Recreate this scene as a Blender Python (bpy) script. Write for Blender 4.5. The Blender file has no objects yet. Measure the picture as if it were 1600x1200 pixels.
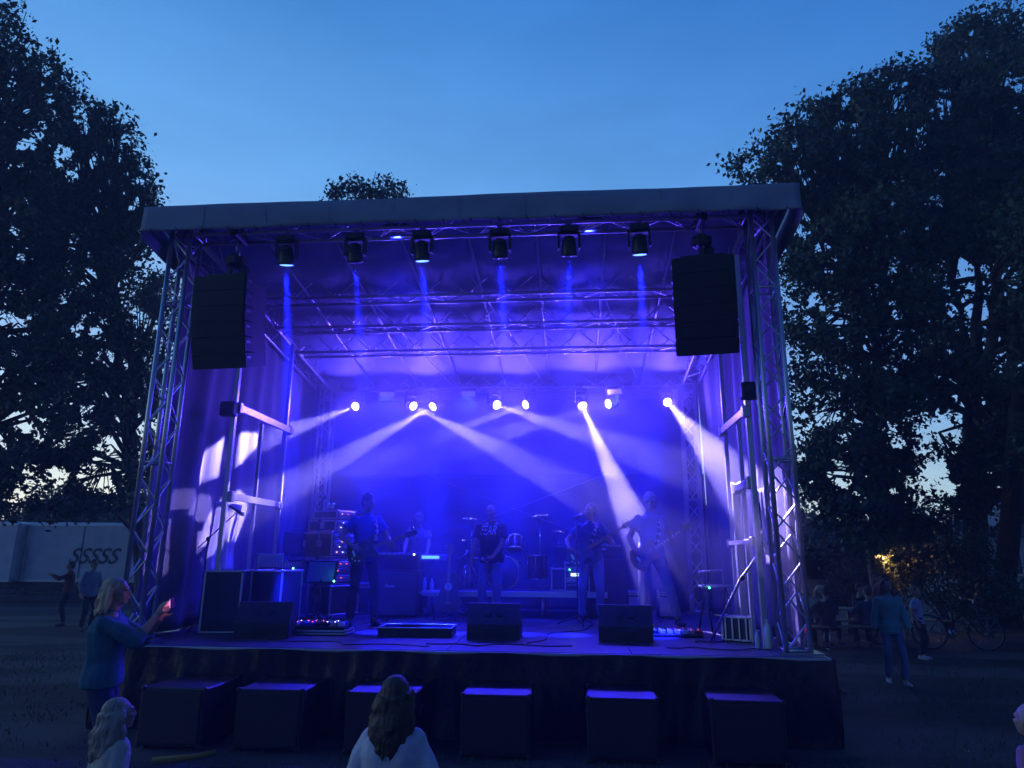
import bpy, bmesh, math, random
import numpy as np
from mathutils import Vector, Matrix
rad = math.radians
random.seed(7)
scene = bpy.context.scene
COL = scene.collection

# ------------------------------------------------------------------ camera
CAM_Z = 1.75
cam_data = bpy.data.cameras.new("camera")
cam = bpy.data.objects.new("camera", cam_data)
COL.objects.link(cam)
FPX = 1090.0
cam_data.sensor_width = 36.0
cam_data.lens = 36.0 * FPX / 1600.0
cam_data.clip_start = 0.05
cam_data.clip_end = 2000.0
CAM_M = Matrix.Translation((0, 0, CAM_Z)) @ Matrix.Rotation(rad(90 + 14.0), 4, 'X') @ Matrix.Rotation(rad(0.4), 4, 'Z')
cam.matrix_world = CAM_M
scene.camera = cam

# ------------------------------------------------------------------ sky
world = bpy.data.worlds.new("World")
scene.world = world
world.use_nodes = True
nt = world.node_tree
nt.nodes.clear()
sky = nt.nodes.new('ShaderNodeTexSky')      # dusk: the sun is down behind the trees on the left
sky.sky_type = 'NISHITA'
sky.sun_disc = False
sky.sun_elevation = rad(-2.0)
sky.sun_rotation = rad(-38)
sky.altitude = 100
sky.air_density = 1.0
sky.dust_density = 0.3
sky.ozone_density = 4.0
def wn(kind, **kw):
    n = nt.nodes.new(kind)
    for k, v in kw.items(): setattr(n, k, v)
    return n
def wl(a, b): nt.links.new(a, b)
tcw = wn('ShaderNodeTexCoord'); sep = wn('ShaderNodeSeparateXYZ'); wl(tcw.outputs['Generated'], sep.inputs[0])
rampw = wn('ShaderNodeValToRGB'); wl(sep.outputs['Z'], rampw.inputs[0])
er = rampw.color_ramp.elements
er[0].position = 0.0; er[0].color = (0.95, 0.82, 0.58, 1)
er[1].position = 1.0; er[1].color = (0.02, 0.10, 0.32, 1)
for ps, c in ((0.10, (0.66, 0.70, 0.66)), (0.17, (0.44, 0.59, 0.74)), (0.26, (0.27, 0.45, 0.74)), (0.48, (0.125, 0.32, 0.62)), (0.66, (0.055, 0.205, 0.49)), (0.8, (0.03, 0.13, 0.40))):
    e = er.new(ps); e.color = (*c, 1)
# brighter towards the set sun, darker away from it
dt = wn('ShaderNodeVectorMath', operation='DOT_PRODUCT'); wl(tcw.outputs['Generated'], dt.inputs[0])
dt.inputs[1].default_value = (math.sin(rad(-38)), math.cos(rad(-38)), 0.0)
mr = wn('ShaderNodeMapRange'); mr.inputs['From Min'].default_value = -0.35; mr.inputs['From Max'].default_value = 0.95
wl(dt.outputs['Value'], mr.inputs[0])
tint = wn('ShaderNodeValToRGB'); wl(mr.outputs[0], tint.inputs[0])      # the far side of the sky is already night blue
te = tint.color_ramp.elements
te[0].position = 0.0; te[0].color = (0.035, 0.09, 0.25, 1)
te[1].position = 1.0; te[1].color = (0.94, 0.99, 0.99, 1)
e = te.new(0.5); e.color = (0.42, 0.62, 0.82, 1)
mulw = wn('ShaderNodeVectorMath', operation='MULTIPLY'); wl(rampw.outputs[0], mulw.inputs[0]); wl(tint.outputs[0], mulw.inputs[1])
nsc = wn('ShaderNodeVectorMath', operation='SCALE'); nsc.inputs['Scale'].default_value = 0.08; wl(sky.outputs[0], nsc.inputs[0])
addw = wn('ShaderNodeVectorMath', operation='ADD'); wl(mulw.outputs[0], addw.inputs[0]); wl(nsc.outputs[0], addw.inputs[1])
bg = wn('ShaderNodeBackground'); bg.inputs['Strength'].default_value = 1.56
out = wn('ShaderNodeOutputWorld')
mpw = wn('ShaderNodeMapping'); mpw.inputs['Scale'].default_value = (1.2, 1.2, 4.5); mpw.inputs['Rotation'].default_value = (0, .25, .4); wl(tcw.outputs['Generated'], mpw.inputs[0])
nzw = wn('ShaderNodeTexNoise'); nzw.inputs['Scale'].default_value = 2.6; nzw.inputs['Detail'].default_value = 7; nzw.inputs['Roughness'].default_value = .6; wl(mpw.outputs[0], nzw.inputs['Vector'])
mrw = wn('ShaderNodeMapRange'); mrw.inputs['From Min'].default_value = .3; mrw.inputs['From Max'].default_value = .75; mrw.inputs['To Min'].default_value = .95; mrw.inputs['To Max'].default_value = 1.13
wl(nzw.outputs['Fac'], mrw.inputs[0])
clw = wn('ShaderNodeVectorMath', operation='SCALE'); wl(addw.outputs[0], clw.inputs[0]); wl(mrw.outputs[0], clw.inputs['Scale'])   # thin veils of high cloud
wl(clw.outputs[0], bg.inputs['Color']); wl(bg.outputs[0], out.inputs['Surface'])

# ------------------------------------------------------------------ exposure, renderer
scene.view_settings.view_transform = 'Standard'
scene.view_settings.look = 'None'
scene.view_settings.exposure = 0.0
scene.view_settings.gamma = 1.0
cy = scene.cycles
cy.use_denoising = True
cy.max_bounces = 5
cy.diffuse_bounces = 2
cy.glossy_bounces = 2
cy.transmission_bounces = 3
cy.transparent_max_bounces = 8
cy.volume_bounces = 0
cy.volume_step_rate = 1.6
cy.volume_max_steps = 96
cy.sample_clamp_indirect = 2.0
cy.sample_clamp_direct = 0.0
cy.use_light_tree = True
cy.adaptive_threshold = 0.015
cy.caustics_reflective = False
cy.caustics_refractive = False

# ------------------------------------------------------------------ frames of reference
PHI = rad(5.0)                              # the stage is turned a little against the view
U = Vector((math.cos(PHI), -math.sin(PHI), 0))
W = Vector((math.sin(PHI), math.cos(PHI), 0))
O = Vector((-4.22, 8.31, 0))                # under the front left tower
HS = 0.82                                   # deck height
SW = 7.2                                    # tower to tower, across
SD = 5.4                                    # tower to tower, deep
RZ = -PHI
def ST(s, t, z=0.0):
    return O + U * s + W * t + Vector((0, 0, z))
def to_st(p):
    d = Vector((p[0], p[1], 0)) - O
    return d.dot(U), d.dot(W)
def ray(px, py):
    d = Vector(((px - 800) / FPX, (600 - py) / FPX, -1))
    return (CAM_M.to_3x3() @ d)
def PZ(px, py, z):                          # where a sight line meets height z
    d = ray(px, py); k = (z - CAM_Z) / d.z
    return Vector((0, 0, CAM_Z)) + d * k
def PT(px, py, t):                          # ... meets the stage's cross plane at depth t
    d = ray(px, py); c = Vector((0, 0, CAM_Z))
    k = (t - (c - O).dot(W)) / d.dot(W)
    return c + d * k
def PS(px, py, s):
    d = ray(px, py); c = Vector((0, 0, CAM_Z))
    k = (s - (c - O).dot(U)) / d.dot(U)
    return c + d * k
def PY(px, py, y):                          # ... meets the plane y metres ahead
    d = ray(px, py)
    return Vector((0, 0, CAM_Z)) + d * (y / d.y)

# ------------------------------------------------------------------ materials
MATS = {}
def mat(name, col=(0.5, 0.5, 0.5), rough=0.6, metal=0.0, spec=0.5, bump=0.0, bscale=20.0, var=0.0, vscale=6.0,
        emit=None, estr=0.0, trans=0.0, col2=None, stretch=(1, 1, 1), sheen=0.0):
    if name in MATS:
        return MATS[name]
    m = bpy.data.materials.new(name); m.use_nodes = True
    n = m.node_tree; n.nodes.clear()
    o = n.nodes.new('ShaderNodeOutputMaterial')
    b = n.nodes.new('ShaderNodeBsdfPrincipled')
    b.inputs['Base Color'].default_value = (*col, 1)
    b.inputs['Roughness'].default_value = rough
    b.inputs['Metallic'].default_value = metal
    b.inputs['Specular IOR Level'].default_value = spec
    if sheen:
        b.inputs['Sheen Weight'].default_value = sheen
    if emit:
        b.inputs['Emission Color'].default_value = (*emit, 1)
        b.inputs['Emission Strength'].default_value = estr
    n.links.new(b.outputs[0], o.inputs['Surface'])
    if var or bump or col2:
        tc = n.nodes.new('ShaderNodeTexCoord')
        mp = n.nodes.new('ShaderNodeMapping'); mp.inputs['Scale'].default_value = stretch
        n.links.new(tc.outputs['Object'], mp.inputs['Vector'])
    if var or col2:
        t = n.nodes.new('ShaderNodeTexNoise'); t.inputs['Scale'].default_value = vscale; t.inputs['Detail'].default_value = 6
        t.inputs['Roughness'].default_value = 0.65
        n.links.new(mp.outputs[0], t.inputs['Vector'])
        r = n.nodes.new('ShaderNodeValToRGB')
        r.color_ramp.elements[0].position = 0.35; r.color_ramp.elements[1].position = 0.65
        c2 = col2 if col2 else tuple(min(1, c * (1 + var)) for c in col)
        c1 = col if col2 else tuple(c * (1 - var) for c in col)
        r.color_ramp.elements[0].color = (*c1, 1); r.color_ramp.elements[1].color = (*c2, 1)
        n.links.new(t.outputs['Fac'], r.inputs[0]); n.links.new(r.outputs[0], b.inputs['Base Color'])
        rr = n.nodes.new('ShaderNodeMapRange'); rr.inputs['To Min'].default_value = max(0.03, rough - 0.12); rr.inputs['To Max'].default_value = min(1, rough + 0.12)
        n.links.new(t.outputs['Fac'], rr.inputs[0]); n.links.new(rr.outputs[0], b.inputs['Roughness'])
    if bump:
        t2 = n.nodes.new('ShaderNodeTexNoise'); t2.inputs['Scale'].default_value = bscale; t2.inputs['Detail'].default_value = 5
        n.links.new(mp.outputs[0], t2.inputs['Vector'])
        bp = n.nodes.new('ShaderNodeBump'); bp.inputs['Strength'].default_value = bump; bp.inputs['Distance'].default_value = 0.02
        n.links.new(t2.outputs['Fac'], bp.inputs['Height']); n.links.new(bp.outputs[0], b.inputs['Normal'])
    MATS[name] = m
    return m

ALU = mat('aluminium', (0.66, 0.66, 0.68), 0.33, 0.85)
STEEL = mat('steel', (0.45, 0.45, 0.47), 0.3, 1.0)
BLACKM = mat('black_metal', (0.02, 0.02, 0.022), 0.45, 0.0, bump=0.15, bscale=300)
BLACKP = mat('black_plastic', (0.015, 0.015, 0.017), 0.4)
CHROME = mat('chrome', (0.8, 0.8, 0.82), 0.12, 1.0)
CASEB = mat('case_laminate', (0.025, 0.025, 0.03), 0.42, bump=0.2, bscale=200, var=0.3)
SPKM = mat('speaker_paint', (0.02, 0.02, 0.023), 0.55, bump=0.4, bscale=160, var=0.3)
GRILL = mat('speaker_grille', (0.012, 0.012, 0.014), 0.6, bump=0.6, bscale=260)
DECKM = mat('deck_plywood', (0.065, 0.06, 0.065), 0.36, var=0.35, vscale=3, bump=0.1, bscale=60)
TARPU = mat('roof_tarpaulin', (0.25, 0.29, 0.36), 0.55, bump=0.12, bscale=3.5, var=0.08, vscale=2)
MESHC = mat('curtain_cloth', (0.12, 0.12, 0.14), 0.75, bump=0.6, bscale=5, var=0.25, vscale=3, stretch=(1, 1, 0.25))
SKIRT = mat('skirt_cloth', (0.008, 0.008, 0.01), 0.27, bump=1.0, bscale=7, stretch=(1.6, 1.6, 0.5))
RUB = mat('rubber', (0.012, 0.012, 0.012), 0.6)
WHITEM = mat('white_paint', (0.7, 0.7, 0.7), 0.45, var=0.1)
WHITEC = mat('white_cloth', (0.6, 0.6, 0.62), 0.8, bump=0.5, bscale=9)
WOODG = mat('guitar_wood', (0.25, 0.09, 0.03), 0.25, var=0.3, vscale=14)
WOODN = mat('neck_wood', (0.35, 0.2, 0.1), 0.35, var=0.2, vscale=30)

# ------------------------------------------------------------------ mesh builder
class MB:
    def __init__(s):
        s.v = []; s.f = []; s.m = []; s.cur = 0; s.sm = []
    def add(s, vs, fs, smooth=False):
        o = len(s.v)
        s.v += [tuple(x) for x in vs]
        s.f += [tuple(o + i for i in f) for f in fs]
        s.m += [s.cur] * len(fs); s.sm += [smooth] * len(fs)
        return s
    def box(s, c, d, rot=None, bev=0.0):
        x, y, z = d[0] / 2, d[1] / 2, d[2] / 2
        if bev > 0 and bev < min(x, y, z):
            b = bev; vs = []
            idx = {}
            for sx in (-1, 1):
                for sy in (-1, 1):
                    for sz in (-1, 1):
                        for k in range(3):
                            q = [sx * (x - b), sy * (y - b), sz * (z - b)]
                            q[k] = (sx * x, sy * y, sz * z)[k]
                            idx[(sx, sy, sz, k)] = len(vs); vs.append(Vector(q))
            fs = []
            for k in range(3):
                i, j = [a for a in range(3) if a != k]
                for sk in (-1, 1):
                    quad = []
                    for (a, b2) in ((-1, -1), (1, -1), (1, 1), (-1, 1)):
                        t = [0, 0, 0]; t[k] = sk; t[i] = a; t[j] = b2
                        quad.append(idx[(*t, k)])
                    fs.append(tuple(quad))
            for k in range(3):                       # edges along axis k
                i, j = [a for a in range(3) if a != k]
                for a in (-1, 1):
                    for b2 in (-1, 1):
                        t0 = [0, 0, 0]; t1 = [0, 0, 0]
                        t0[k] = -1; t1[k] = 1; t0[i] = t1[i] = a; t0[j] = t1[j] = b2
                        fs.append((idx[(*t0, i)], idx[(*t1, i)], idx[(*t1, j)], idx[(*t0, j)]))
            for sx in (-1, 1):
                for sy in (-1, 1):
                    for sz in (-1, 1):
                        fs.append(tuple(idx[(sx, sy, sz, k)] for k in range(3)))
        else:
            vs = [Vector((a * x, b * y, e * z)) for a in (-1, 1) for b in (-1, 1) for e in (-1, 1)]
            fs = [(0, 1, 3, 2), (4, 6, 7, 5), (0, 4, 5, 1), (2, 3, 7, 6), (0, 2, 6, 4), (1, 5, 7, 3)]
        if rot is not None:
            R = rot if isinstance(rot, Matrix) else Matrix.Rotation(rot, 3, 'Z')
            vs = [R @ q for q in vs]
        c = Vector(c)
        return s.add([q + c for q in vs], fs)
    def cyl(s, p0, p1, r0, r1=None, n=8, caps=True, smooth=True):
        p0 = Vector(p0); p1 = Vector(p1)
        r1 = r0 if r1 is None else r1
        d = p1 - p0
        if d.length < 1e-6: return s
        q = d.to_track_quat('Z', 'Y')
        vs = []
        for (p, r) in ((p0, r0), (p1, r1)):
            for i in range(n):
                a = 2 * math.pi * i / n
                vs.append(p + q @ Vector((r * math.cos(a), r * math.sin(a), 0)))
        fs = [(i, (i + 1) % n, n + (i + 1) % n, n + i) for i in range(n)]
        s.add(vs, fs, smooth)
        if caps:
            o = len(s.v) - 2 * n
            s.f += [tuple(o + i for i in reversed(range(n))), tuple(o + n + i for i in range(n))]
            s.m += [s.cur] * 2; s.sm += [False] * 2
        return s
    def tube(s, pts, r, n=6):
        pts = [Vector(p) for p in pts]
        vs = []; N = len(pts)
        for k, p in enumerate(pts):
            d = (pts[min(k + 1, N - 1)] - pts[max(k - 1, 0)])
            q = d.to_track_quat('Z', 'Y') if d.length > 1e-7 else Vector((0, 0, 1)).to_track_quat('Z', 'Y')
            rr = r[k] if isinstance(r, (list, tuple)) else r
            for i in range(n):
                a = 2 * math.pi * i / n
                vs.append(p + q @ Vector((rr * math.cos(a), rr * math.sin(a), 0)))
        fs = [(k * n + i, k * n + (i + 1) % n, (k + 1) * n + (i + 1) % n, (k + 1) * n + i) for k in range(N - 1) for i in range(n)]
        fs += [tuple(reversed(range(n))), tuple((N - 1) * n + i for i in range(n))]
        return s.add(vs, fs, True)
    def lathe(s, prof, c=(0, 0, 0), n=16, axis=None):
        c = Vector(c); vs = []
        q = Vector(axis).to_track_quat('Z', 'Y') if axis is not None else None
        for (r, z) in prof:
            for i in range(n):
                a = 2 * math.pi * i / n
                p = Vector((r * math.cos(a), r * math.sin(a), z))
                if q: p = q @ p
                vs.append(c + p)
        N = len(prof)
        fs = [(k * n + i, k * n + (i + 1) % n, (k + 1) * n + (i + 1) % n, (k + 1) * n + i) for k in range(N - 1) for i in range(n)]
        fs += [tuple(reversed(range(n))), tuple((N - 1) * n + i for i in range(n))]
        return s.add(vs, fs, True)
    def ell(s, c, r, rot=None, nu=14, nv=9):
        c = Vector(c); vs = [Vector((0, 0, -1))]; 
        for j in range(1, nv):
            b = -math.pi / 2 + math.pi * j / nv
            for i in range(nu):
                a = 2 * math.pi * i / nu
                vs.append(Vector((math.cos(b) * math.cos(a), math.cos(b) * math.sin(a), math.sin(b))))
        vs.append(Vector((0, 0, 1)))
        fs = [(0, 1 + (i + 1) % nu, 1 + i) for i in range(nu)]
        for j in range(nv - 2):
            o = 1 + j * nu
            fs += [(o + i, o + (i + 1) % nu, o + nu + (i + 1) % nu, o + nu + i) for i in range(nu)]
        o = 1 + (nv - 2) * nu; T = len(vs) - 1
        fs += [(o + i, o + (i + 1) % nu, T) for i in range(nu)]
        if not isinstance(r, (tuple, list, Vector)): r = (r, r, r)
        vs = [Vector((p.x * r[0], p.y * r[1], p.z * r[2])) for p in vs]
        if rot is not None: vs = [rot @ p for p in vs]
        return s.add([p + c for p in vs], fs, True)
    def prism(s, outline, y0, y1, rot=None, c=(0, 0, 0)):
        """outline in (x, z), extruded along y"""
        n = len(outline); c = Vector(c)
        vs = [Vector((x, y0, z)) for x, z in outline] + [Vector((x, y1, z)) for x, z in outline]
        if rot is not None: vs = [rot @ p for p in vs]
        fs = [tuple(range(n)), tuple(reversed(range(n, 2 * n)))] + [(i, n + i, n + (i + 1) % n, (i + 1) % n) for i in range(n)]
        return s.add([p + c for p in vs], fs)
    def sheet(s, grid):
        """grid[i][j] of points"""
        h = len(grid); w = len(grid[0])
        vs = [p for row in grid for p in row]
        fs = [(i * w + j, i * w + j + 1, (i + 1) * w + j + 1, (i + 1) * w + j) for i in range(h - 1) for j in range(w - 1)]
        return s.add(vs, fs, True)
    def build(s, name, material, parent=None, solid=0.0):
        me = bpy.data.meshes.new(name)
        me.from_pydata([tuple(p) for p in s.v], [], s.f)
        mats = material if isinstance(material, (list, tuple)) else [material]
        for m in mats: me.materials.append(m)
        me.polygons.foreach_set('material_index', s.m)
        me.polygons.foreach_set('use_smooth', s.sm)
        bm = bmesh.new(); bm.from_mesh(me)
        if solid:
            bmesh.ops.solidify(bm, geom=bm.faces[:], thickness=solid)
        bmesh.ops.recalc_face_normals(bm, faces=bm.faces[:])
        bm.to_mesh(me); bm.free()
        me.update()
        o = bpy.data.objects.new(name, me); COL.objects.link(o)
        if parent is not None: o.parent = parent
        return o
def tag(o, label=None, cat=None, group=None, kind=None):
    if label: o['label'] = label
    if cat: o['category'] = cat
    if group: o['group'] = group
    if kind: o['kind'] = kind
    return o
def thing(name, label, cat, loc=(0, 0, 0), rz=0.0, group=None):
    o = bpy.data.objects.new(name, None); COL.objects.link(o)
    o.location = loc; o.rotation_euler = (0, 0, rz)
    o.empty_display_size = 0.1
    return tag(o, label, cat, group)
def copy_thing(root, loc=None, rot=None, label=None):
    def rec(o, par):
        c = o.copy(); COL.objects.link(c)
        if par is not None:
            c.parent = par
        for ch in o.children: rec(ch, c)
        return c
    r = rec(root, None)
    if loc is not None: r.location = loc
    if rot is not None: r.rotation_euler = rot
    if label: r['label'] = label
    return r
def plabel(o, text):
    o['label'] = text; return o
# ================================================================== ground
def ground():
    n = 90; g = []
    for i in range(n + 1):
        row = []
        for j in range(n + 1):
            a = (j / n * 2 - 1); b = i / n
            x = math.copysign(abs(a) ** 2.2, a) * 420; y = -30 + (b ** 2.4) * 700
            row.append(Vector((x, y, 0.0)))
        g.append(row)
    m = bpy.data.materials.new('ground'); m.use_nodes = True; k = m.node_tree
    b = k.nodes['Principled BSDF']; b.inputs['Roughness'].default_value = 0.9
    tc = k.nodes.new('ShaderNodeTexCoord')
    n1 = k.nodes.new('ShaderNodeTexNoise'); n1.inputs['Scale'].default_value = 0.55; n1.inputs['Detail'].default_value = 8
    n2 = k.nodes.new('ShaderNodeTexNoise'); n2.inputs['Scale'].default_value = 40; n2.inputs['Detail'].default_value = 4
    mp = k.nodes.new('ShaderNodeMapping'); mp.inputs['Scale'].default_value = (0.45, 1.3, 1)
    k.links.new(tc.outputs['Object'], mp.inputs[0]); k.links.new(mp.outputs[0], n1.inputs['Vector'])
    k.links.new(tc.outputs['Object'], n2.inputs['Vector'])
    r = k.nodes.new('ShaderNodeValToRGB'); e = r.color_ramp.elements
    e[0].position = 0.42; e[0].color = (0.02, 0.023, 0.016, 1); e[1].position = 0.56; e[1].color = (0.13, 0.11, 0.10, 1)
    k.links.new(n1.outputs[0], r.inputs[0])
    mx = k.nodes.new('ShaderNodeMixRGB'); mx.blend_type = 'MULTIPLY'; mx.inputs[0].default_value = 0.7
    r2 = k.nodes.new('ShaderNodeValToRGB'); r2.color_ramp.elements[0].position = 0.3; r2.color_ramp.elements[0].color = (0.35, 0.35, 0.35, 1); r2.color_ramp.elements[1].position = 0.65
    k.links.new(n2.outputs[0], r2.inputs[0]); k.links.new(r.outputs[0], mx.inputs[1]); k.links.new(r2.outputs[0], mx.inputs[2])
    k.links.new(mx.outputs[0], b.inputs['Base Color'])
    bp = k.nodes.new('ShaderNodeBump'); bp.inputs['Strength'].default_value = 0.9; bp.inputs['Distance'].default_value = 0.05
    k.links.new(n2.outputs[0], bp.inputs['Height']); k.links.new(bp.outputs[0], b.inputs['Normal'])
    o = MB().sheet(g).build('ground', m); tag(o, kind='structure')
    # grass tufts near the camera
    rng = np.random.default_rng(3)
    N = 42000
    x = rng.uniform(-9, 9, N); y = 2.2 + 13 * rng.random(N) ** 1.3
    keep = np.sin(x * 1.3 + np.cos(y * .9) * 2) + np.cos(y * 1.7 + x * .4) + rng.normal(0, .5, N) > -0.1
    s, t = (x - O.x) * U.x + (y - O.y) * U.y, (x - O.x) * W.x + (y - O.y) * W.y
    keep &= ~((s > -.7) & (s < 8) & (t > -.95) & (t < 7))
    x = x[keep]; y = y[keep]; N = len(x)
    a = rng.uniform(0, 6.28, N); h = rng.uniform(.02, .07, N); w = rng.uniform(.003, .008, N)
    lx = rng.normal(0, .02, N); ly = rng.normal(0, .02, N)
    v = np.zeros((N, 3, 3)); v[:, 0] = np.stack([x - w * np.cos(a), y - w * np.sin(a), np.zeros(N)], 1)
    v[:, 1] = np.stack([x + w * np.cos(a), y + w * np.sin(a), np.zeros(N)], 1); v[:, 2] = np.stack([x + lx, y + ly, h], 1)
    me = bpy.data.meshes.new('grass'); me.vertices.add(N * 3); me.vertices.foreach_set('co', v.ravel())
    me.loops.add(N * 3); me.loops.foreach_set('vertex_index', np.arange(N * 3)); me.polygons.add(N)
    me.polygons.foreach_set('loop_start', np.arange(N) * 3); me.update()
    me.materials.append(mat('grass_blade', (0.05, 0.09, 0.03), 0.7, var=0.4, vscale=2))
    g = bpy.data.objects.new('grass', me); COL.objects.link(g)
    tag(g, 'short trampled grass growing on the ground before the stage', 'grass', kind='stuff')
ground()

# ================================================================== stage platform
def stage_platform():
    root = thing('stage_platform', 'low black skirted stage platform with a dark wooden deck', 'stage', ST(0, 0, 0), RZ)
    s0, s1, t0, t1 = -0.22, SW + 0.21, -0.36, SD + 0.5
    d = MB()
    nx, ny = 4, 3
    for i in range(nx):
        for j in range(ny):
            a0 = s0 + (s1 - s0) * i / nx; a1 = s0 + (s1 - s0) * (i + 1) / nx
            b0 = t0 + (t1 - t0) * j / ny; b1 = t0 + (t1 - t0) * (j + 1) / ny
            d.box(((a0 + a1) / 2, (b0 + b1) / 2, HS - 0.03), (a1 - a0 - 0.006, b1 - b0 - 0.006, 0.06), bev=0.004)
    d.build('deck', DECKM, root)
    e = MB()
    e.box(((s0 + s1) / 2, t0 - 0.014, HS - 0.055), (s1 - s0 + 0.05, 0.022, 0.1), bev=0.003)
    e.box((s0 - 0.014, (t0 + t1) / 2, HS - 0.055), (0.022, t1 - t0, 0.1), bev=0.003)
    e.box((s1 + 0.014, (t0 + t1) / 2, HS - 0.055), (0.022, t1 - t0, 0.1), bev=0.003)
    e.build('edge_rail', ALU, root)
    lg = None
    for i in range(5):
        for j in range(4):
            a = s0 + .1 + (s1 - s0 - .2) * i / 4; b = t0 + .1 + (t1 - t0 - .2) * j / 3
            MB().cyl((a, b, 0), (a, b, HS - .06), .03, n=8).build('leg', STEEL, root)
    def skirt(p0, p1, seed, n=220):
        rnd = random.Random(seed); g = []
        L = math.dist(p0, p1); dx, dy = (p1[0] - p0[0]) / L, (p1[1] - p0[1]) / L
        nx_, ny_ = dy, -dx
        ph = [rnd.uniform(0, 6.28) for _ in range(6)]
        for k in range(14):
            z = (HS - 0.012) * (1 - k / 13.0) + 0.004; row = []
            fall = (k / 13.0)
            for i in range(n + 1):
                l = L * i / n
                off = 0.02 + (0.02 + 0.01 * fall) * (0.5 + 0.5 * math.sin(l * 7 + ph[0] + 1.2 * math.sin(l * 1.3 + ph[1]))) * (0.25 + fall)
                off += 0.012 * math.sin(l * 23 + ph[2] + fall * 3 * math.sin(l * 2 + ph[3])) + 0.015 * math.sin(l * 3.1 + fall * 5 + ph[4]) * fall
                sag = 0.02 * (1 - math.cos(l * 5.2 + ph[5])) * (1 - fall)
                row.append(Vector((p0[0] + dx * l + nx_ * off, p0[1] + dy * l + ny_ * off, max(0.004, z - sag * .5))))
            g.append(row)
        return MB().sheet(g)
    skirt((s0 + 0.10, t0 - .03), (s1 + 0.03, t0 - .03), 1).build('front_skirt', SKIRT, root)
    skirt((s1 + 0.03, t0 - .03), (s1 + 0.03, t1), 2, 160).build('side_skirt', SKIRT, root)
    skirt((s0 + 0.10, t1), (s0 + 0.10, t0 - .03), 3, 160).build('side_skirt', SKIRT, root)
stage_platform()

# ================================================================== trusses
TW = 0.29                                     # chord to chord
def truss_mesh(L, w=TW, r=0.025, rl=0.009, step=0.3, flat=False):
    """box truss along +x from 0 to L, centred on y and z"""
    h = w / 2
    ch = []
    for (a, b) in ((-h, -h), (h, -h), (h, h), (-h, h)):
        ch.append(MB().cyl((0, a, b), (L, a, b), r, n=10))
    lc = MB(); n = max(1, round(L / step)); st = L / n
    corners = [(-h, -h), (h, -h), (h, h), (-h, h)]
    for f in range(4):
        a, b = corners[f], corners[(f + 1) % 4]
        for i in range(n):
            p, q = (a, b) if (i + f) % 2 == 0 else (b, a)
            lc.cyl((i * st, *p), ((i + 1) * st, *q), rl, n=5, caps=False)
    for x in (0.012, L - 0.012):
        for f in range(4):
            a, b = corners[f], corners[(f + 1) % 4]
            lc.cyl((x, *a), (x, *b), 0.014, n=6)
    return ch, lc
def box_truss(name, label, cat, p0, p1, group, **kw):
    p0 = Vector(p0); p1 = Vector(p1); d = p1 - p0
    root = thing(name, label, cat, p0, 0, group)
    root.rotation_euler = d.to_track_quat('X', 'Z').to_euler()
    ch, lc = truss_mesh(d.length, **kw)
    for c in ch: c.build('chord', ALU, root)
    lc.build('lacing', ALU, root)
    return root
def bz(t): return 5.71 - 0.137 * t            # bottom chord height along the depth
def tower(s, t, label, top):
    root = thing('truss_tower', label, 'truss tower', ST(s, t, HS), RZ, 'truss towers carrying the stage roof')
    h = .122
    H = top - HS; r = .028
    for (a, b) in ((-h, -h), (h, -h), (h, h), (-h, h)):
        MB().cyl((a, b, .02), (a, b, H), r, n=12).build('chord', ALU, root)
    lc = MB(); n = round(H / .31); st = H / n; cs = [(-h, -h), (h, -h), (h, h), (-h, h)]
    for f in range(4):
        a, b = cs[f], cs[(f + 1) % 4]
        for i in range(n):
            p, q = (a, b) if (i + f) % 2 == 0 else (b, a)
            lc.cyl((*p, i * st + .02), (*q, (i + 1) * st), .011, n=5, caps=False)
    lc.build('lacing', ALU, root)
    for z in (.03, 2.0, 4.0):
        col = MB()
        for f in range(4):
            a, b = cs[f], cs[(f + 1) % 4]
            col.cyl((*a, z), (*b, z), .016, n=6)
        col.build('spreader', ALU, root)
    MB().box((0, 0, .008), (.46, .46, .016)).build('base_plate', STEEL, root)
    sl = MB()
    sl.box((0, 0, H + .02), (.42, .42, .04)); sl.cyl((-.16, -h - .05, H - .12), (.16, -h - .05, H - .12), .03, n=8)
    sl.cyl((-.16, h + .05, H - .12), (.16, h + .05, H - .12), .03, n=8)
    sl.build('sleeve_block', ALU, root)
    return root
tower(0, 0, 'front left truss tower beside the woman filming', bz(0) + .3)
tower(SW, 0, 'front right truss tower beside the dark trees', bz(0) + .3)
tower(0.05, SD, 'rear left truss tower behind the rack cases', bz(SD) + .3)
tower(SW - .05, SD, 'rear right truss tower behind the guitarist in the white beam', bz(SD) + .3)
cross = [(0, 'front cross truss under the roof edge with six lamps hanging'),
         (1.7, 'second cross truss from the front under the roof'),
         (2.65, 'third cross truss under the middle of the roof'),
         (3.6, 'fourth cross truss under the rear half of the roof'),
         (SD, 'rear cross truss with the row of bright white lamps')]
for t, lb in cross:
    z = bz(t) + TW / 2
    box_truss('cross_truss', lb, 'truss', ST(.16, t, z), ST(SW - .16, t, z), 'cross trusses of the roof', step=.33)
for s, lb in ((0, 'left side truss running back under the roof'), (SW, 'right side truss running back under the roof')):
    box_truss('side_truss', lb, 'truss', ST(s, .16, bz(.16) + TW / 2), ST(s, SD - .16, bz(SD - .16) + TW / 2), 'side trusses of the roof', step=.33)

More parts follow.
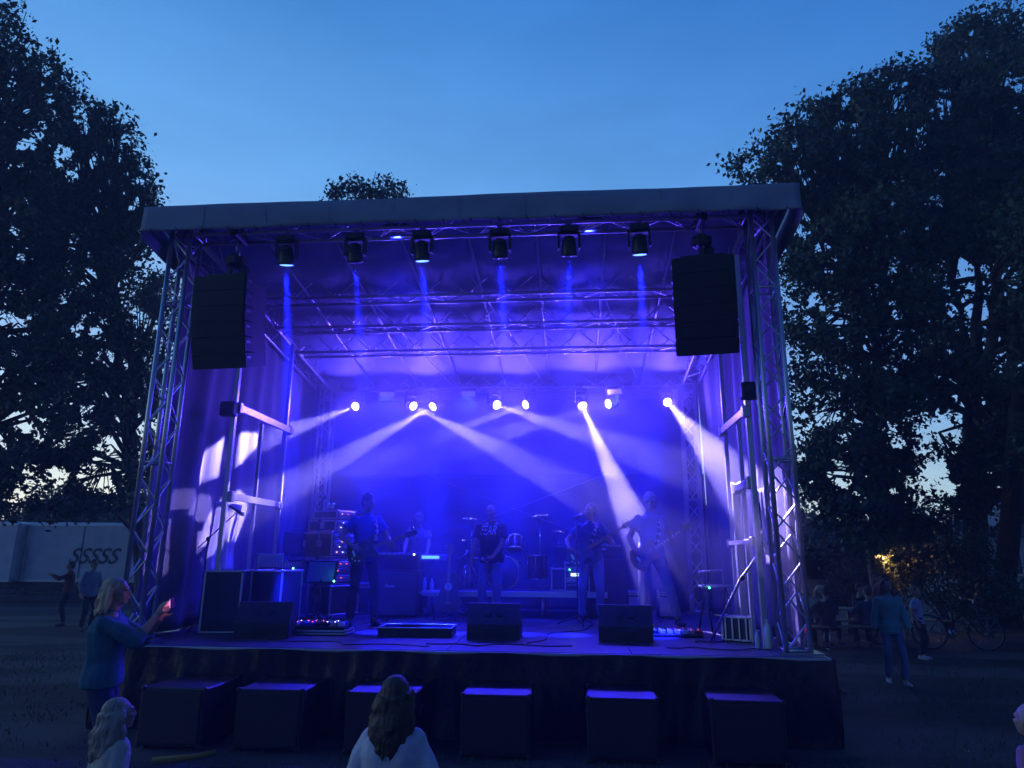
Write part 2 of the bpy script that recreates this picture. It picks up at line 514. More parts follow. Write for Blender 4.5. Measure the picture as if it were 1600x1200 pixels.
# ================================================================== roof cover
SEAM = mat('seam_tape', (0.27, 0.30, 0.36), 0.5)
def roof():
    root = thing('stage_roof', 'grey tarpaulin roof sloping back over the stage', 'roof', ST(0, 0, 0), RZ)
    s0, s1, t0, t1 = -.40, SW + .40, -.34, SD + .35
    def rz(t): return bz(t) + .25
    g = []
    ny = 40; nx = 60; rnd = random.Random(5)
    raft = [SW * i / 8 for i in range(9)]
    for j in range(ny + 1):
        t = t0 + (t1 - t0) * j / ny; row = []
        for i in range(nx + 1):
            s = s0 + (s1 - s0) * i / nx
            near = min(abs(s - r) for r in raft)
            sag = -.012 + min(1, (t - t0) / 1.2) * (-.03 * min(1, near / .4) + .006 * math.sin(s * 5 + t * 3.1) + .005 * math.sin(t * 6 - s * 2))
            row.append(Vector((s, t, rz(t) + sag)))
        g.append(row)
    # valances folded down round the edge, as one sheet of cloth
    MB().sheet(g).build('roof_sheet', TARPU, root, solid=.006)
    def valance(pts, drop, seed):
        rows = []
        for k in range(9):
            f = k / 8; row = []
            for i, (x, y, z, nx_, ny_) in enumerate(pts):
                bulge = .010 * math.sin(f * math.pi) + (.010 + .02 * max(0, i / 120 - .75) * 4) * math.sin(i * (.37 if i < 85 else .5) + f * 2.6 + seed) * f + .012 * math.sin(i * .11 - f * 4)
                row.append(Vector((x + nx_ * bulge, y + ny_ * bulge, z - drop * f)))
            rows.append(row)
        return MB().sheet(rows)
    N = 120; pts = []
    for i in range(N + 1):
        s = s0 + (s1 - s0) * i / N
        pts.append((s, t0 - .004, rz(t0) - .0 + .0015 * math.sin(i * .5), 0, -1))
    valance(pts, .33, 1).build('front_valance', TARPU, root, solid=.006)
    for i in range(1, 10):                                        # welded seams and the hem rope's tie points
        s = s0 + (s1 - s0) * i / 10
        MB().box((s, t0 - .030, rz(t0) - .17), (.012, .003, .26)).build('seam', TARPU, root)
    for i in range(24):
        s = s0 + .15 + (s1 - s0 - .3) * i / 23
        MB().tube([(s - .02, t0 - .03, rz(t0) - .30), (s, t0 - .035, rz(t0) - .34), (s + .02, t0 - .01, rz(t0) - .36)], .006, 5).build('tie_loop', RUB, root)
    for sx, sg in ((s0 - .004, -1), (s1 + .004, 1)):
        pts = [(sx, t0 + (t1 - t0) * i / N, rz(t0 + (t1 - t0) * i / N), sg, 0) for i in range(N + 1)]
        valance(pts, .42, 2 + sg).build('side_valance', TARPU, root, solid=.006)
    pts = [(s0 + (s1 - s0) * i / N, t1 + .004, rz(t1), 0, 1) for i in range(N + 1)]
    valance(pts, .35, 7).build('rear_valance', TARPU, root, solid=.006)
    for i in range(9):
        s = SW * i / 8
        MB().cyl((s, t0 + .02, rz(t0) - .035), (s, t1 - .02, rz(t1) - .035), .022, n=8).build('rafter', ALU, root)
    for i in range(2, 8, 2):
        s = SW * i / 8 - .45
        MB().cyl((s, .1, bz(0) + .3), (s + 1.25, SD - .2, bz(SD) + .06), .012, n=6).build('diagonal_rod', ALU, root)
    for sg in (0, 1):
        sx = s0 + .02 if sg == 0 else s1 - .02
        sy = 0 if sg == 0 else SW
        MB().cyl((sx, t0 + .05, rz(t0) - .05), (sy, .2, bz(0) - .1), .018, n=6).build('corner_strut', ALU, root)
roof()

# ================================================================== curtains and backdrop
def wrinkle_sheet(p0, p1, z0, z1, nx=140, nz=30, amp=.05, seed=1, freq=7.0, lean=0.0, top=None):
    rnd = random.Random(seed); ph = [rnd.uniform(0, 6.28) for _ in range(6)]
    p0 = Vector(p0); p1 = Vector(p1); L = (p1 - p0).length; d = (p1 - p0) / L; nrm = Vector((d.y, -d.x, 0)); g = []
    for k in range(nz + 1):
        f = k / nz; row = []
        for i in range(nx + 1):
            l = L * i / nx
            zt = z1 if top is None else top(i / nx)
            z = zt + (z0 - zt) * f
            o = amp * (math.sin(l * freq + ph[0] + 1.5 * math.sin(l * .9 + ph[1]) + f * .8) * (.5 + .5 * f) +
                       .45 * math.sin(l * freq * 2.3 + ph[2] + f * 2 * math.sin(l + ph[3]))) + .03 * math.sin(f * 4 + l * 1.1 + ph[4])
            row.append(p0 + d * l + nrm * o + Vector((lean * f, 0, z)))
        g.append(row)
    return MB().sheet(g)
LC = thing('side_curtain', 'creased grey mesh curtain closing the left side of the stage', 'curtain', ST(-.2, 0, 0), RZ, 'side curtains of the stage')
wrinkle_sheet((0, .25, 0), (0, SD + .3, 0), HS + .01, 5.4, seed=4, amp=.055, freq=5, top=lambda f: bz(f * SD) + .05).build('cloth', MESHC, LC, solid=.004)
RC = thing('side_curtain', 'creased grey mesh curtain closing the right side of the stage', 'curtain', ST(SW + .2, 0, 0), RZ, 'side curtains of the stage')
wrinkle_sheet((0, .1, 0), (0, SD + .3, 0), HS + .01, 5.4, seed=9, amp=.05, freq=5, top=lambda f: bz(f * SD) + .05).build('cloth', MESHC, RC, solid=.004)
BD = thing('backdrop', 'dark cloth backdrop hanging behind the band below a lighter gauze', 'backdrop', ST(0, SD + .42, 0), RZ)
BDC = mat('backdrop_cloth', (0.038, 0.038, 0.055), 0.8, bump=.4, bscale=4, var=.15, vscale=1.5, stretch=(1, 1, .3))
GAUZE = mat('gauze_cloth', (0.17, 0.17, 0.2), 0.8, bump=.3, bscale=3, var=.2, vscale=1.1)
wrinkle_sheet((-.25, 0, 0), (SW + .25, 0, 0), HS, 3.35, seed=11, amp=.03, freq=4, nx=200).build('cloth', BDC, BD, solid=.004)
wrinkle_sheet((-.25, .12, 0), (SW + .25, .12, 0), 3.2, bz(SD) + .2, seed=12, amp=.015, freq=3, nx=200).build('gauze', GAUZE, BD, solid=.004)
br = MB()
br.cyl((2.0, -.1, 2.0), (5.6, -.1, 3.35), .006, n=4); br.cyl((2.0, -.1, 3.35), (5.6, -.1, 2.0), .006, n=4)
br.build('brace_wire', STEEL, BD)
# ================================================================== lamps
LENSW = mat('lamp_lens_white', (1, 1, 1), .3, emit=(.88, .84, 1), estr=14)
LENSB = mat('lamp_lens_blue', (.2, .3, 1), .3, emit=(.12, .28, 1), estr=3.5)
LENSOFF = mat('lamp_lens_dark', (.05, .06, .1), .15)
LAMPB = mat('lamp_housing', (.02, .02, .022), .38, var=.2)
def spot(name, loc, target, energy, col, size, blend=.3, r=.04, parent=None):
    d = bpy.data.lights.new(name, 'SPOT'); d.energy = energy; d.color = col
    d.spot_size = rad(size); d.spot_blend = blend; d.shadow_soft_size = r
    o = bpy.data.objects.new(name, d); COL.objects.link(o)
    q = (Vector(target) - Vector(loc)).to_track_quat('-Z', 'Y')
    o.location = loc; o.rotation_euler = q.to_euler()
    if parent is not None:
        o.parent = parent; o.matrix_parent_inverse = parent_matrix(parent).inverted()
    return o
def parent_matrix(o):
    return Matrix.LocRotScale(o.location, o.rotation_euler, o.scale)
def moving_head(label, loc, target, group, lens, s=1.0, rz=RZ):
    """hangs from loc (the clamp), head aimed at target; returns root, lens centre, direction"""
    root = thing('moving_head_lamp', label, 'stage lamp', loc, rz, group)
    loc = Vector(loc); piv = loc + Vector((0, 0, -.30 * s))
    d = (Vector(target) - piv).normalized()
    R = Matrix.Rotation(-rz, 3, 'Z')
    dl = R @ d
    MB().box((0, 0, -.05 * s), (.26 * s, .2 * s, .09 * s), bev=.012).build('base', LAMPB, root)
    cl = MB().box((0, 0, .01), (.05, .04, .06)).cyl((0, -.03, .045), (0, .03, .045), .035, n=8); cl.build('clamp', STEEL, root)
    a = math.atan2(dl.y, dl.x) - math.pi / 2 if abs(dl.z) < .999 else 0.0
    Ry = Matrix.Rotation(a, 3, 'Z')
    y = MB()
    for sx in (-1, 1):
        y.box(Ry @ Vector((sx * .14 * s, 0, -.2 * s)), (.03 * s, .09 * s, .24 * s), rot=Ry)
    y.box((0, 0, -.105 * s), (.30 * s, .09 * s, .025 * s), rot=Ry)
    y.build('yoke', LAMPB, root)
    p = Vector((0, 0, -.30 * s))
    h = MB().lathe([(.05 * s, -.16 * s), (.085 * s, -.13 * s), (.1 * s, -.03 * s), (.108 * s, .08 * s), (.112 * s, .115 * s), (.1 * s, .118 * s)], p, 18, dl)
    for k in range(4):
        h.lathe([(.104 * s, -.1 * s + k * .03 * s), (.11 * s, -.098 * s + k * .03 * s), (.11 * s, -.092 * s + k * .03 * s), (.1 * s, -.09 * s + k * .03 * s)], p, 18, dl)
    head = h.build('head', LAMPB, root)
    MB().lathe([(.0005, .121 * s), (.06 * s, .127 * s), (.09 * s, .1215 * s), (.092 * s, .1195 * s), (.0005, .1192 * s)], p, 18, dl).build('lens', lens, head)
    return root, piv + d * .16 * s, d
VIO = (.42, .33, 1.0)
SPL = (.085, .045, 1.0)
BLU = (.005, .01, 1.0)
# bright row under the rear truss: (lens pixel, aim pixel, aim depth, energy, beam size, wording)
back = [((558, 633), ('S', 372, 702, -.2), 1.0, 9, 'far left lamp of the bright rear row aimed at the left curtain'),
        ((640, 632), ('T', 1120, 878, 1.2), 1.1, 8, 'bright lamp second from left in the rear row, its beam crossing down to the right'),
        ((681, 632), ('S', 375, 803, -.1), 1.3, 10, 'bright lamp third from left in the rear row, its beam falling to the rack cases'),
        ((771, 631), ('T', 1195, 775, 1.0), 0.9, 8, 'bright lamp fourth from left in the rear row, above the singer'),
        ((827, 630), ('S', 330, 812, -.1), 0.55, 8, 'smaller bright lamp fifth from left in the rear row, right of the singer'),
        ((908, 629), ('T', 1040, 930, 2.2), 2.6, 10, 'brightest lamp of the rear row, its beam falling on the right guitarist'),
        ((957, 629), ('S', 290, 822, -.1), 0.55, 8, 'smaller bright lamp between the two strongest beams on the right'),
        ((1042, 626), ('T', 1195, 800, .6), 1.8, 9.5, 'far right lamp of the bright rear row aimed at the right frame')]
TB = SD - .12
KB = 11000.0
for (lp, aim, e, sz, lb) in back:
    L = PT(lp[0], lp[1], TB - .1)
    tgt = PS(aim[1], aim[2], aim[3]) if aim[0] == 'S' else PT(aim[1], aim[2], aim[3])
    s_, t_ = to_st(L)
    top = ST(s_, SD - TW / 2, bz(SD) - .04)
    scl = (top.z - L.z) / .30 * .9
    scl = max(.8, min(1.35, scl))
    root, lens, d = moving_head(lb, ST(s_, SD - TW / 2, bz(SD) - .055), tgt, 'bright moving head lamps of the rear row', LENSW, s=scl)
    spot('lamp_beam', lens, tgt, KB * e, VIO, sz * .95, .12, .03)
    spot('lamp_spill', lens + d * .02, lens + Vector((0, -1, .25)), 110 + 110 * e, SPL, 170, .6, .06)
# six blue wash lamps under the front truss
front = [(455, 392, 'leftmost of the six blue wash lamps on the front truss', LENSB, 452, 520),
         (560, 392, 'second from left of the six wash lamps on the front truss with a hidden lens', LENSOFF, 563, 520),
         (663, 387, 'third from left of the six blue wash lamps on the front truss', LENSB, 668, 520),
         (783, 383, 'fourth from left of the six wash lamps on the front truss with a hidden lens', LENSOFF, 790, 520),
         (889, 379, 'fifth from left of the six wash lamps on the front truss with a hidden lens', LENSOFF, 882, 520),
         (997, 373, 'rightmost of the six blue wash lamps, nearest the right loudspeaker column', LENSB, 1003, 520)]
for (px, py, lb, ln, ax, ay) in front:
    L = PT(px, py, -.0)
    s_, t_ = to_st(L)
    top = ST(s_, -TW / 2 + .02, bz(0) - .07)
    tgt = PT(ax, ay, 1.4) ; 
    tgt = Vector((tgt.x, tgt.y, .8)) if False else PZ(ax, 985, HS)
    tgt = ST(s_ + (.15 if ax > px else -.1), 1.3, HS)
    root, lens, d = moving_head(lb, top, tgt, 'blue wash lamps under the front truss', ln, s=.88)
    spot('wash_beam', lens, tgt, 50000 if ln is LENSB else 34000, BLU, 8.5, .7, .03)
    if 770 < px < 900: spot('backdrop_wash', lens, ST(4.0, SD, 2.3), 4000, BLU, 30, 1.0, .1)
# flat LED floods: three on the rear truss; front two added as band fill
def led_flood(label, loc, target, energy, size, lens):
    root = thing('flood_lamp', label, 'flood lamp', loc, RZ, 'flat flood lamps on the trusses')
    d = (Vector(target) - Vector(loc)).normalized(); dl = Matrix.Rotation(-RZ, 3, 'Z') @ d
    R = dl.to_track_quat('-Y', 'Z').to_matrix()
    MB().box((0, 0, 0), (.30, .07, .17), rot=R, bev=.012).build('housing', LAMPB, root)
    MB().box(R @ Vector((0, -.038, 0)), (.26, .006, .13), rot=R).build('lens', lens, root)
    MB().tube([(-.17, 0, 0), (-.17, 0, .14), (.17, 0, .14), (.17, 0, 0)], .010).cyl((0, 0, .14), (0, 0, .2), .02).build('bracket', STEEL, root)
    spot('flood_light', Vector(loc) + d * .07, target, energy, BLU, size, .7, .1)
FLL = mat('flood_lens', (.3, .3, .6), .3, emit=(.12, .10, .7), estr=.8)
for s_, lb in ((1.35, 'left flat flood lamp on the rear truss'), (2.95, 'middle flat flood lamp on the rear truss'), (5.75, 'right flat flood lamp on the rear truss')):
    led_flood(lb, ST(s_, SD - .32, bz(SD) - .12), ST(s_ * .8 + .7, 2.6, HS), 1500, 110, FLL)
for s_, lb in ((2.72, 'small dark fill lamp added between the second and third wash lamps'), (5.2, 'small dark fill lamp added between the fifth and sixth wash lamps')):
    led_flood(lb, ST(s_, .02, bz(0) + .09), ST(s_ * .8 + .7, 3.8, HS), 900, 80, FLL)
# smoke hanging in the stage, in drifting patches
def smoke():
    m = bpy.data.materials.new('smoke'); m.use_nodes = True; n = m.node_tree; n.nodes.clear()
    o = n.nodes.new('ShaderNodeOutputMaterial'); v = n.nodes.new('ShaderNodeVolumePrincipled')
    v.inputs['Color'].default_value = (.85, .85, .9, 1); v.inputs['Anisotropy'].default_value = .35
    tc = n.nodes.new('ShaderNodeTexCoord'); mp = n.nodes.new('ShaderNodeMapping'); mp.inputs['Scale'].default_value = (1, 1, 1.5); mp.inputs['Rotation'].default_value = (.2, .5, 0)
    nz = n.nodes.new('ShaderNodeTexNoise'); nz.inputs['Scale'].default_value = .85; nz.inputs['Detail'].default_value = 3; nz.inputs['Distortion'].default_value = .8
    mr = n.nodes.new('ShaderNodeMapRange'); mr.inputs['From Min'].default_value = .38; mr.inputs['From Max'].default_value = .68; mr.inputs['To Min'].default_value = .022; mr.inputs['To Max'].default_value = .12
    n.links.new(tc.outputs['Object'], mp.inputs[0]); n.links.new(mp.outputs[0], nz.inputs['Vector']); n.links.new(nz.outputs['Fac'], mr.inputs[0]); 
    sp = n.nodes.new('ShaderNodeSeparateXYZ'); zr = n.nodes.new('ShaderNodeMapRange'); zr.inputs['From Min'].default_value = HS; zr.inputs['From Max'].default_value = 3.0; zr.inputs['To Min'].default_value = .16
    ml = n.nodes.new('ShaderNodeMath'); ml.operation = 'MULTIPLY'
    n.links.new(tc.outputs['Object'], sp.inputs[0]); n.links.new(sp.outputs['Z'], zr.inputs[0]); n.links.new(mr.outputs[0], ml.inputs[0]); n.links.new(zr.outputs[0], ml.inputs[1]); n.links.new(ml.outputs[0], v.inputs['Density'])
    n.links.new(v.outputs[0], o.inputs['Volume'])
    root = MB().box((SW / 2, SD / 2, (HS + 5.1) / 2 + .2), (SW + .4, SD + .6, 5.1 - HS)).build('stage_smoke', m)
    root.location = ST(0, 0, 0); root.rotation_euler = (0, 0, RZ)
    tag(root, 'thin violet smoke drifting in patches over the stage', 'smoke', kind='stuff')
smoke()

# blue haze added over the field, lifting the darks like lens veil
def haze():
    m = bpy.data.materials.new('haze'); m.use_nodes = True; n = m.node_tree; n.nodes.clear()
    o = n.nodes.new('ShaderNodeOutputMaterial'); v = n.nodes.new('ShaderNodeVolumePrincipled')
    v.inputs['Color'].default_value = (.6, .7, 1.0, 1); v.inputs['Density'].default_value = .004; v.inputs['Anisotropy'].default_value = .2
    n.links.new(v.outputs[0], o.inputs['Volume'])
    r = MB().box((0, 22, 15), (150, 90, 32)).build('haze', m)
    tag(r, 'faint blue haze added over the whole field as a veil', 'haze', kind='stuff')
haze()
# faint blue pencil beams leaving the two strongest lamps towards the crowd
for (lp, ap, t_, e, wd) in (((908, 629), (985, 470), 1.2, 900, 5), ((908, 629), (1085, 520), 1.4, 800, 6), ((1042, 626), (1064, 500), 1.2, 600, 4), ((1042, 626), (1200, 440), .4, 700, 6),
                        ((640, 632), (700, 470), 1.2, 350, 5), ((771, 631), (720, 470), 1.0, 350, 5), ((957, 629), (850, 800), .8, 500, 5)):
    L_ = PT(lp[0], lp[1], TB - .3)
    spot('side_beam', L_ + Vector((0, -.1, 0)), PT(ap[0], ap[1], t_), e, (.10, .14, 1), wd, .4, .03)
# ================================================================== loudspeakers
def line_array(label, s, t, ztop, mirror, rz):
    # chain hoist above, a thing of its own
    root = thing('line_array', label, 'loudspeaker column', ST(s, t, ztop), RZ + rz, 'hanging loudspeaker columns')
    n = 6; hh = .176; w = .70; dp = .56
    z = -.06; y = 0; ang = 0
    fr = MB().box((0, .05, -.02), (.5, .5, .05), bev=.01).box((0, -.1, .05), (.05, .05, .12)).box((0, .2, .03), (.05, .05, .08))
    fr.build('flying_frame', BLACKM, root)
    for k in range(n):
        ang = rad(-1.5 - k * 3.2)
        R = Matrix.Rotation(-ang, 3, 'X')
        c = Vector((0, y, z)) + R @ Vector((0, 0, -hh / 2))
        # trapezoid cabinet: wide front, narrow back
        hx, hb = w / 2, w / 2 - .04
        out = [(-hx, -dp / 2), (hx, -dp / 2), (hx, -dp / 2 + .16), (hb, dp / 2), (-hb, dp / 2), (-hx, -dp / 2 + .16)]
        vs = []
        for zz in (-hh / 2, hh / 2 - .001):
            for (a, b) in out: vs.append(c + R @ Vector((a, b, zz)))
        m = MB(); m.add(vs, [(5, 4, 3, 2, 1, 0), (6, 7, 8, 9, 10, 11)] + [(i, (i + 1) % 6, 6 + (i + 1) % 6, 6 + i) for i in range(6)])
        cab = m.build('cabinet', SPKM, root)
        g = MB().box(c + R @ Vector((0, -dp / 2 - .010, 0)), (w - .03, .018, hh + .012), rot=R)
        g.build('grille', GRILL, cab)
        for sx in (-1, 1):
            sd = MB()
            sd.box(c + R @ Vector((sx * (hx + .004), -dp / 2 + .07, .03)), (.008, .09, .03), rot=R)
            sd.build('rigging_plate', STEEL, cab); sd = MB()
            sd.box(c + R @ Vector((sx * (hx - .03), .05, 0)), (.012, .05, hh * .8), rot=R)
            sd.build('rigging_plate', STEEL, cab); sd = MB()
            sd.box(c + R @ Vector((sx * (hx - .06), .16, 0)), (.012, .04, hh * .8), rot=R)
            sd.build('rigging_plate', STEEL, cab)
        p = Vector((0, y, z)) + R @ Vector((0, 0, -hh))
        y, z = p.y, p.z
    return root
for (lb, s, t, zt, rz, lb2) in (('dark curved loudspeaker column hanging by the left truss tower', .70, -.02, 5.13, rad(-4), 'chain hoist holding the left loudspeaker column'),
                                ('dark loudspeaker column hanging by the right truss tower', 6.50, -.02, 5.2, rad(-9), 'chain hoist holding the right loudspeaker column')):
    line_array(lb, s, t, zt, False, rz)
    c = thing('chain_hoist', lb2, 'hoist', ST(s, t, zt), RZ, 'chain hoists for the loudspeaker columns')
    MB().box((0, 0, .25), (.14, .2, .16), bev=.03).cyl((-.1, 0, .25), (.12, 0, .25), .07, n=12).build('motor', BLACKM, c)
    MB().cyl((0, 0, .33), (0, 0, bz(0) - zt + .02), .012, n=6).cyl((.03, .02, .3), (.035, .02, bz(0) - zt - .05), .008, n=6).build('chain', STEEL, c)
    MB().box((.02, -.005, bz(0) - zt + .05), (.09, .36, .2), bev=.02).build('sling', RUB, c)
    MB().cyl((0, 0, .04), (0, 0, .18), .014, n=6).lathe([(.01, -.03), (.03, -.02), (.03, .02), (.01, .03)], (0, 0, .08), 10, (0, 1, 0)).build('hook', STEEL, c)
    b = MB()
    b.lathe([(.05, 0), (.065, -.02), (.06, -.12), (.03, -.2)], (.1, .06, .2), 12).build('chain_bag', RUB, c)

SUBT = mat('speaker_top_paint', (0.009, 0.009, 0.010), 0.35, bump=.3, bscale=160, var=.25)
subs = [(1.16, 'leftmost'), (2.08, 'second from left'), (3.14, 'third from left'), (4.2, 'fourth from left'), (5.35, 'fifth from left'), (6.45, 'rightmost')]
def subwoofer():
    root = thing('subwoofer', '', 'subwoofer', (0, 0, 0), 0, 'subwoofers on the ground in front of the stage')
    w, d, h = .64, .66, .51
    MB().box((0, 0, h / 2 + .03), (w, d, h), bev=.012).build('cabinet', SUBT, root)
    MB().box((0, -d / 2 - .006, h / 2 + .03), (w - .06, .016, h - .06), bev=.006).build('grille', GRILL, root)
    for sx in (-1, 1):
        for sy in (-1, 1):
            MB().lathe([(.025, 0), (.03, .01), (.03, .032), (.02, .033)], (sx * .25, sy * .25, 0), 10).build('foot', RUB, root)
        MB().box((sx * (w / 2 + .004), 0, h * .65), (.012, .14, .07), bev=.004).build('handle', BLACKP, root)
        for sy in (-1, 1):
            for sz in (0, 1):
                MB().box((sx * (w / 2 - .015), sy * (d / 2 - .015), .04 + sz * (h - .02)), (.045, .045, .045), bev=.01).build('corner_guard', BLACKM, root)
    return root
sub0 = subwoofer()
for i, (s, lb) in enumerate(subs):
    o = sub0 if i == 0 else copy_thing(sub0)
    o.location = ST(s, -.80 + .02 * (i % 2), 0); o.rotation_euler = (0, 0, RZ + (-.03, .02, 0, .02, -.02, -.05)[i])
    o['label'] = 'black subwoofer box before the stage, ' + lb
def wedge():
    root = thing('stage_monitor', '', 'stage monitor', (0, 0, 0), 0, 'wedge monitors along the stage front')
    # back of the wedge faces the crowd; slanted grille faces the band
    w = .62
    prof = [(-.19, 0), (.27, 0), (.30, .10), (.02, .40), (-.05, .40), (-.19, .17)]
    vs = [Vector((-w / 2, y, z)) for y, z in prof] + [Vector((w / 2, y, z)) for y, z in prof]
    n = len(prof)
    MB().add(vs, [tuple(range(n)), tuple(range(2 * n - 1, n - 1, -1))] + [(i, (i + 1) % n, n + (i + 1) % n, n + i) for i in range(n)]).build('cabinet', SPKM, root)
    R = Matrix.Rotation(-math.atan2(.30, .28), 3, 'X')
    MB().box((0, .165, .255), (w - .05, .36, .012), rot=R).build('grille', GRILL, root)
    MB().box((0, -.193, .085), (.22, .012, .09), bev=.004).build('connector_panel', BLACKP, root)
    for sx in (-1, 1):
        q = MB(); q.lathe([(.048, 0), (.05, -.01), (.035, -.012), (.001, -.013)], (sx * .07, -.122, .295), 14, (0, .85, -.5)); q.build('grip_hole', RUB, root)
        MB().box((sx * (w / 2 + .003), .05, .16), (.01, .13, .05), bev=.004).build('handle', BLACKP, root)
    return root
w0 = wedge()
for i, (px, py, rz, lb) in enumerate(((402, 998, .18, 'wedge monitor in front of the flight cases on the left'), (770, 1000, 0, 'wedge monitor in front of the singer'), (980, 1004, -.06, 'wedge monitor in front of the bassist'))):
    o = w0 if i == 0 else copy_thing(w0)
    p = PZ(px, py, HS); o.location = p + W * .2; o.rotation_euler = (0, 0, RZ + rz); o['label'] = 'black ' + lb

# ================================================================== flight cases and racks
def case(name, label, cat, loc, rz, dims, group=None, latches=True, wheels=False, body=CASEB, face=None):
    w, d, h = dims
    z0 = .09 if wheels else .012
    root = thing(name, label, cat, loc, rz, group)
    MB().box((0, 0, z0 + h / 2), (w - .01, d - .01, h - .01), bev=.004).build('body', body, root)
    e = MB(); r = .017
    for sx in (-1, 1):
        for sy in (-1, 1):
            e.box((sx * (w / 2 - r / 2), sy * (d / 2 - r / 2), z0 + h / 2), (r + .006, r + .006, h), bev=.003)
        for z in (0, 1):
            e.box((sx * (w / 2 - r / 2), 0, z0 + z * (h - r) + r / 2), (r + .006, d - r, r + .004), bev=.003)
    for sy in (-1, 1):
        for z in (0, 1):
            e.box((0, sy * (d / 2 - r / 2), z0 + z * (h - r) + r / 2), (w - r, r + .006, r + .004), bev=.003)
    e.build('edge_trim', ALU, root)
    for sx in (-1, 1):
        for sy in (-1, 1):
            for z in (0, 1):
                MB().ell((sx * (w / 2 - .008), sy * (d / 2 - .008), z0 + z * (h - .016) + .008), .022, nu=8, nv=6).build('corner_ball', STEEL, root)
    if latches:
        for sx in ((-1, 1) if w > .6 else (0,)):
            l = MB(); l.box((sx * w * .2, -d / 2 - .004, z0 + h * .55), (.11, .012, .10), bev=.003)
            lt = l.build('latch', STEEL, root)
            MB().box((sx * w * .2, -d / 2 - .012, z0 + h * .55), (.03, .012, .07), bev=.003).build('latch_wing', CHROME, lt)
    if wheels:
        for sx in (-1, 1):
            for sy in (-1, 1):
                x, y = sx * (w / 2 - .07), sy * (d / 2 - .07)
                MB().cyl((x - .015, y, .045), (x + .015, y, .045), .045, n=14).cyl((x, y, .05), (x, y, .09), .02).build('wheel', RUB, root)
    if face: face(root, w, d, z0, h)
    return root
def led(root, p, col, r=.006, st=12):
    m = mat('indicator_%d%d%d' % tuple(int(c * 9) for c in col), col, .4, emit=col, estr=st)
    MB().ell(p, r, nu=8, nv=6).build('indicator_light', m, root)
tall = PZ(330, 991, HS)
case('flight_case', 'tall upright flight case with silver edges at the stage front left', 'flight case', tall + W * .3, RZ + .25, (.46, .56, .74), 'flight cases on the stage', latches=False)
case('flight_case', 'tall dark flight case standing just behind the silver edged one', 'flight case', ST(.98, 1.45, HS), RZ - .15, (.46, .5, .74), 'flight cases on the stage', latches=False)
def rack_face(side, units, cols):
    def f(root, w, d, z0, h):
        x = side * (w / 2 + .006)
        n = units
        for k in range(n):
            zc = z0 + h * (.08 + .84 * (k + .5) / n)
            u = MB().box((x, 0, zc), (.012, d - .06, h * .84 / n - .008), bev=.003)
            un = u.build('rack_unit', (ALU, STEEL)[k % 2], root)
            kn = MB()
            for j in range(9):
                kn.cyl((x, -d / 2 + .06 + j * (d - .12) / 8, zc), (x + side * .018, -d / 2 + .06 + j * (d - .12) / 8, zc), .009, n=7)
            kn.build('knob_row', CHROME, un)
            for j in range(2 if k % 2 == 0 else 1):
                led(root, (x + side * .01, -d / 2 + .1 + .13 * j + .05 * k, zc + .012), cols[(j + k) % len(cols)], .006, 5)
    return f
RD = (1, .1, .08); OR = (1, .45, .15); GN = (.1, 1, .3); WH = (.8, .85, 1)
SP = ST(1.02, 3.0, HS)
rk = RZ - .42
def at_stack(dx, dy, dz): return SP + Matrix.Rotation(rk, 3, 'Z') @ Vector((dx, dy, dz))
case('flight_case', 'dark wheeled case at the bottom of the rack stack', 'flight case', at_stack(.02, 0, 0), rk, (.98, .62, .42), 'flight cases on the stage', wheels=True)
case('amp_rack', 'lower rack case of the stack with two red glowing lights', 'rack case', at_stack(0, 0, .515), rk, (.90, .56, .37), 'rack cases in the stack', face=rack_face(1, 3, (RD, RD)))
case('amp_rack', 'upper rack case of the stack with orange lit knobs on its end', 'rack case', at_stack(.02, .0, .905), rk, (.86, .56, .37), 'rack cases in the stack', face=rack_face(1, 4, (OR, WH)))
case('guitar_amplifier', 'silver edged amplifier box on top of the upper rack case', 'amplifier', at_stack(.17, 0, 1.29), rk, (.56, .45, .17), 'small amplifiers on the rack stack', face=rack_face(1, 2, (WH,)))
case('guitar_amplifier', 'topmost small amplifier of the rack stack with an orange panel', 'amplifier', at_stack(.2, 0, 1.48), rk, (.50, .42, .13), 'small amplifiers on the rack stack', latches=False, face=rack_face(1, 1, (OR, RD)))
for k, x in enumerate((.10, .20)):
    c = MB().lathe([(.03, 0), (.033, .004), (.033, .115), (.028, .122), (.0005, .121)], at_stack(x, -.05, 1.623), 14).build('drink_can', CHROME)
    tag(c, ('left' if k == 0 else 'right') + ' one of two silver cans on top of the rack stack', 'can', 'cans on the rack stack')
# monitor desk at the left: table, mixer, white lit case, black box, small amp
tb = thing('folding_table', 'folding table under the mixing desk left of the rack stack', 'table', ST(.72, 2.25, HS), RZ)
MB().box((0, 0, .72), (.66, .6, .03), bev=.006).build('table_top', BLACKM, tb)
for sx in (-1, 1):
    for sy in (-1, 1):
        MB().cyl((sx * .3, sy * .26, 0), (sx * .3, sy * .26, .705), .014).build('leg', STEEL, tb)
mxr = thing('mixing_desk', 'flat mixing desk with a green light on the folding table', 'mixing desk', ST(.74, 2.22, HS + .737), RZ)
MB().add([Vector(p) for p in ((-.27, -.24, 0), (.27, -.24, 0), (.27, .24, 0), (-.27, .24, 0), (-.27, -.24, .04), (.27, -.24, .04), (.27, .24, .11), (-.27, .24, .11))],
         [(0, 1, 2, 3), (4, 5, 6, 7), (0, 1, 5, 4), (1, 2, 6, 5), (2, 3, 7, 6), (3, 0, 4, 7)]).build('housing', BLACKM, mxr)
f = MB()
for i in range(12):
    for j in range(4):
        f.box((-.24 + i * .043, -.18 + j * .1, .06 + j * .0145), (.014, .03, .012))
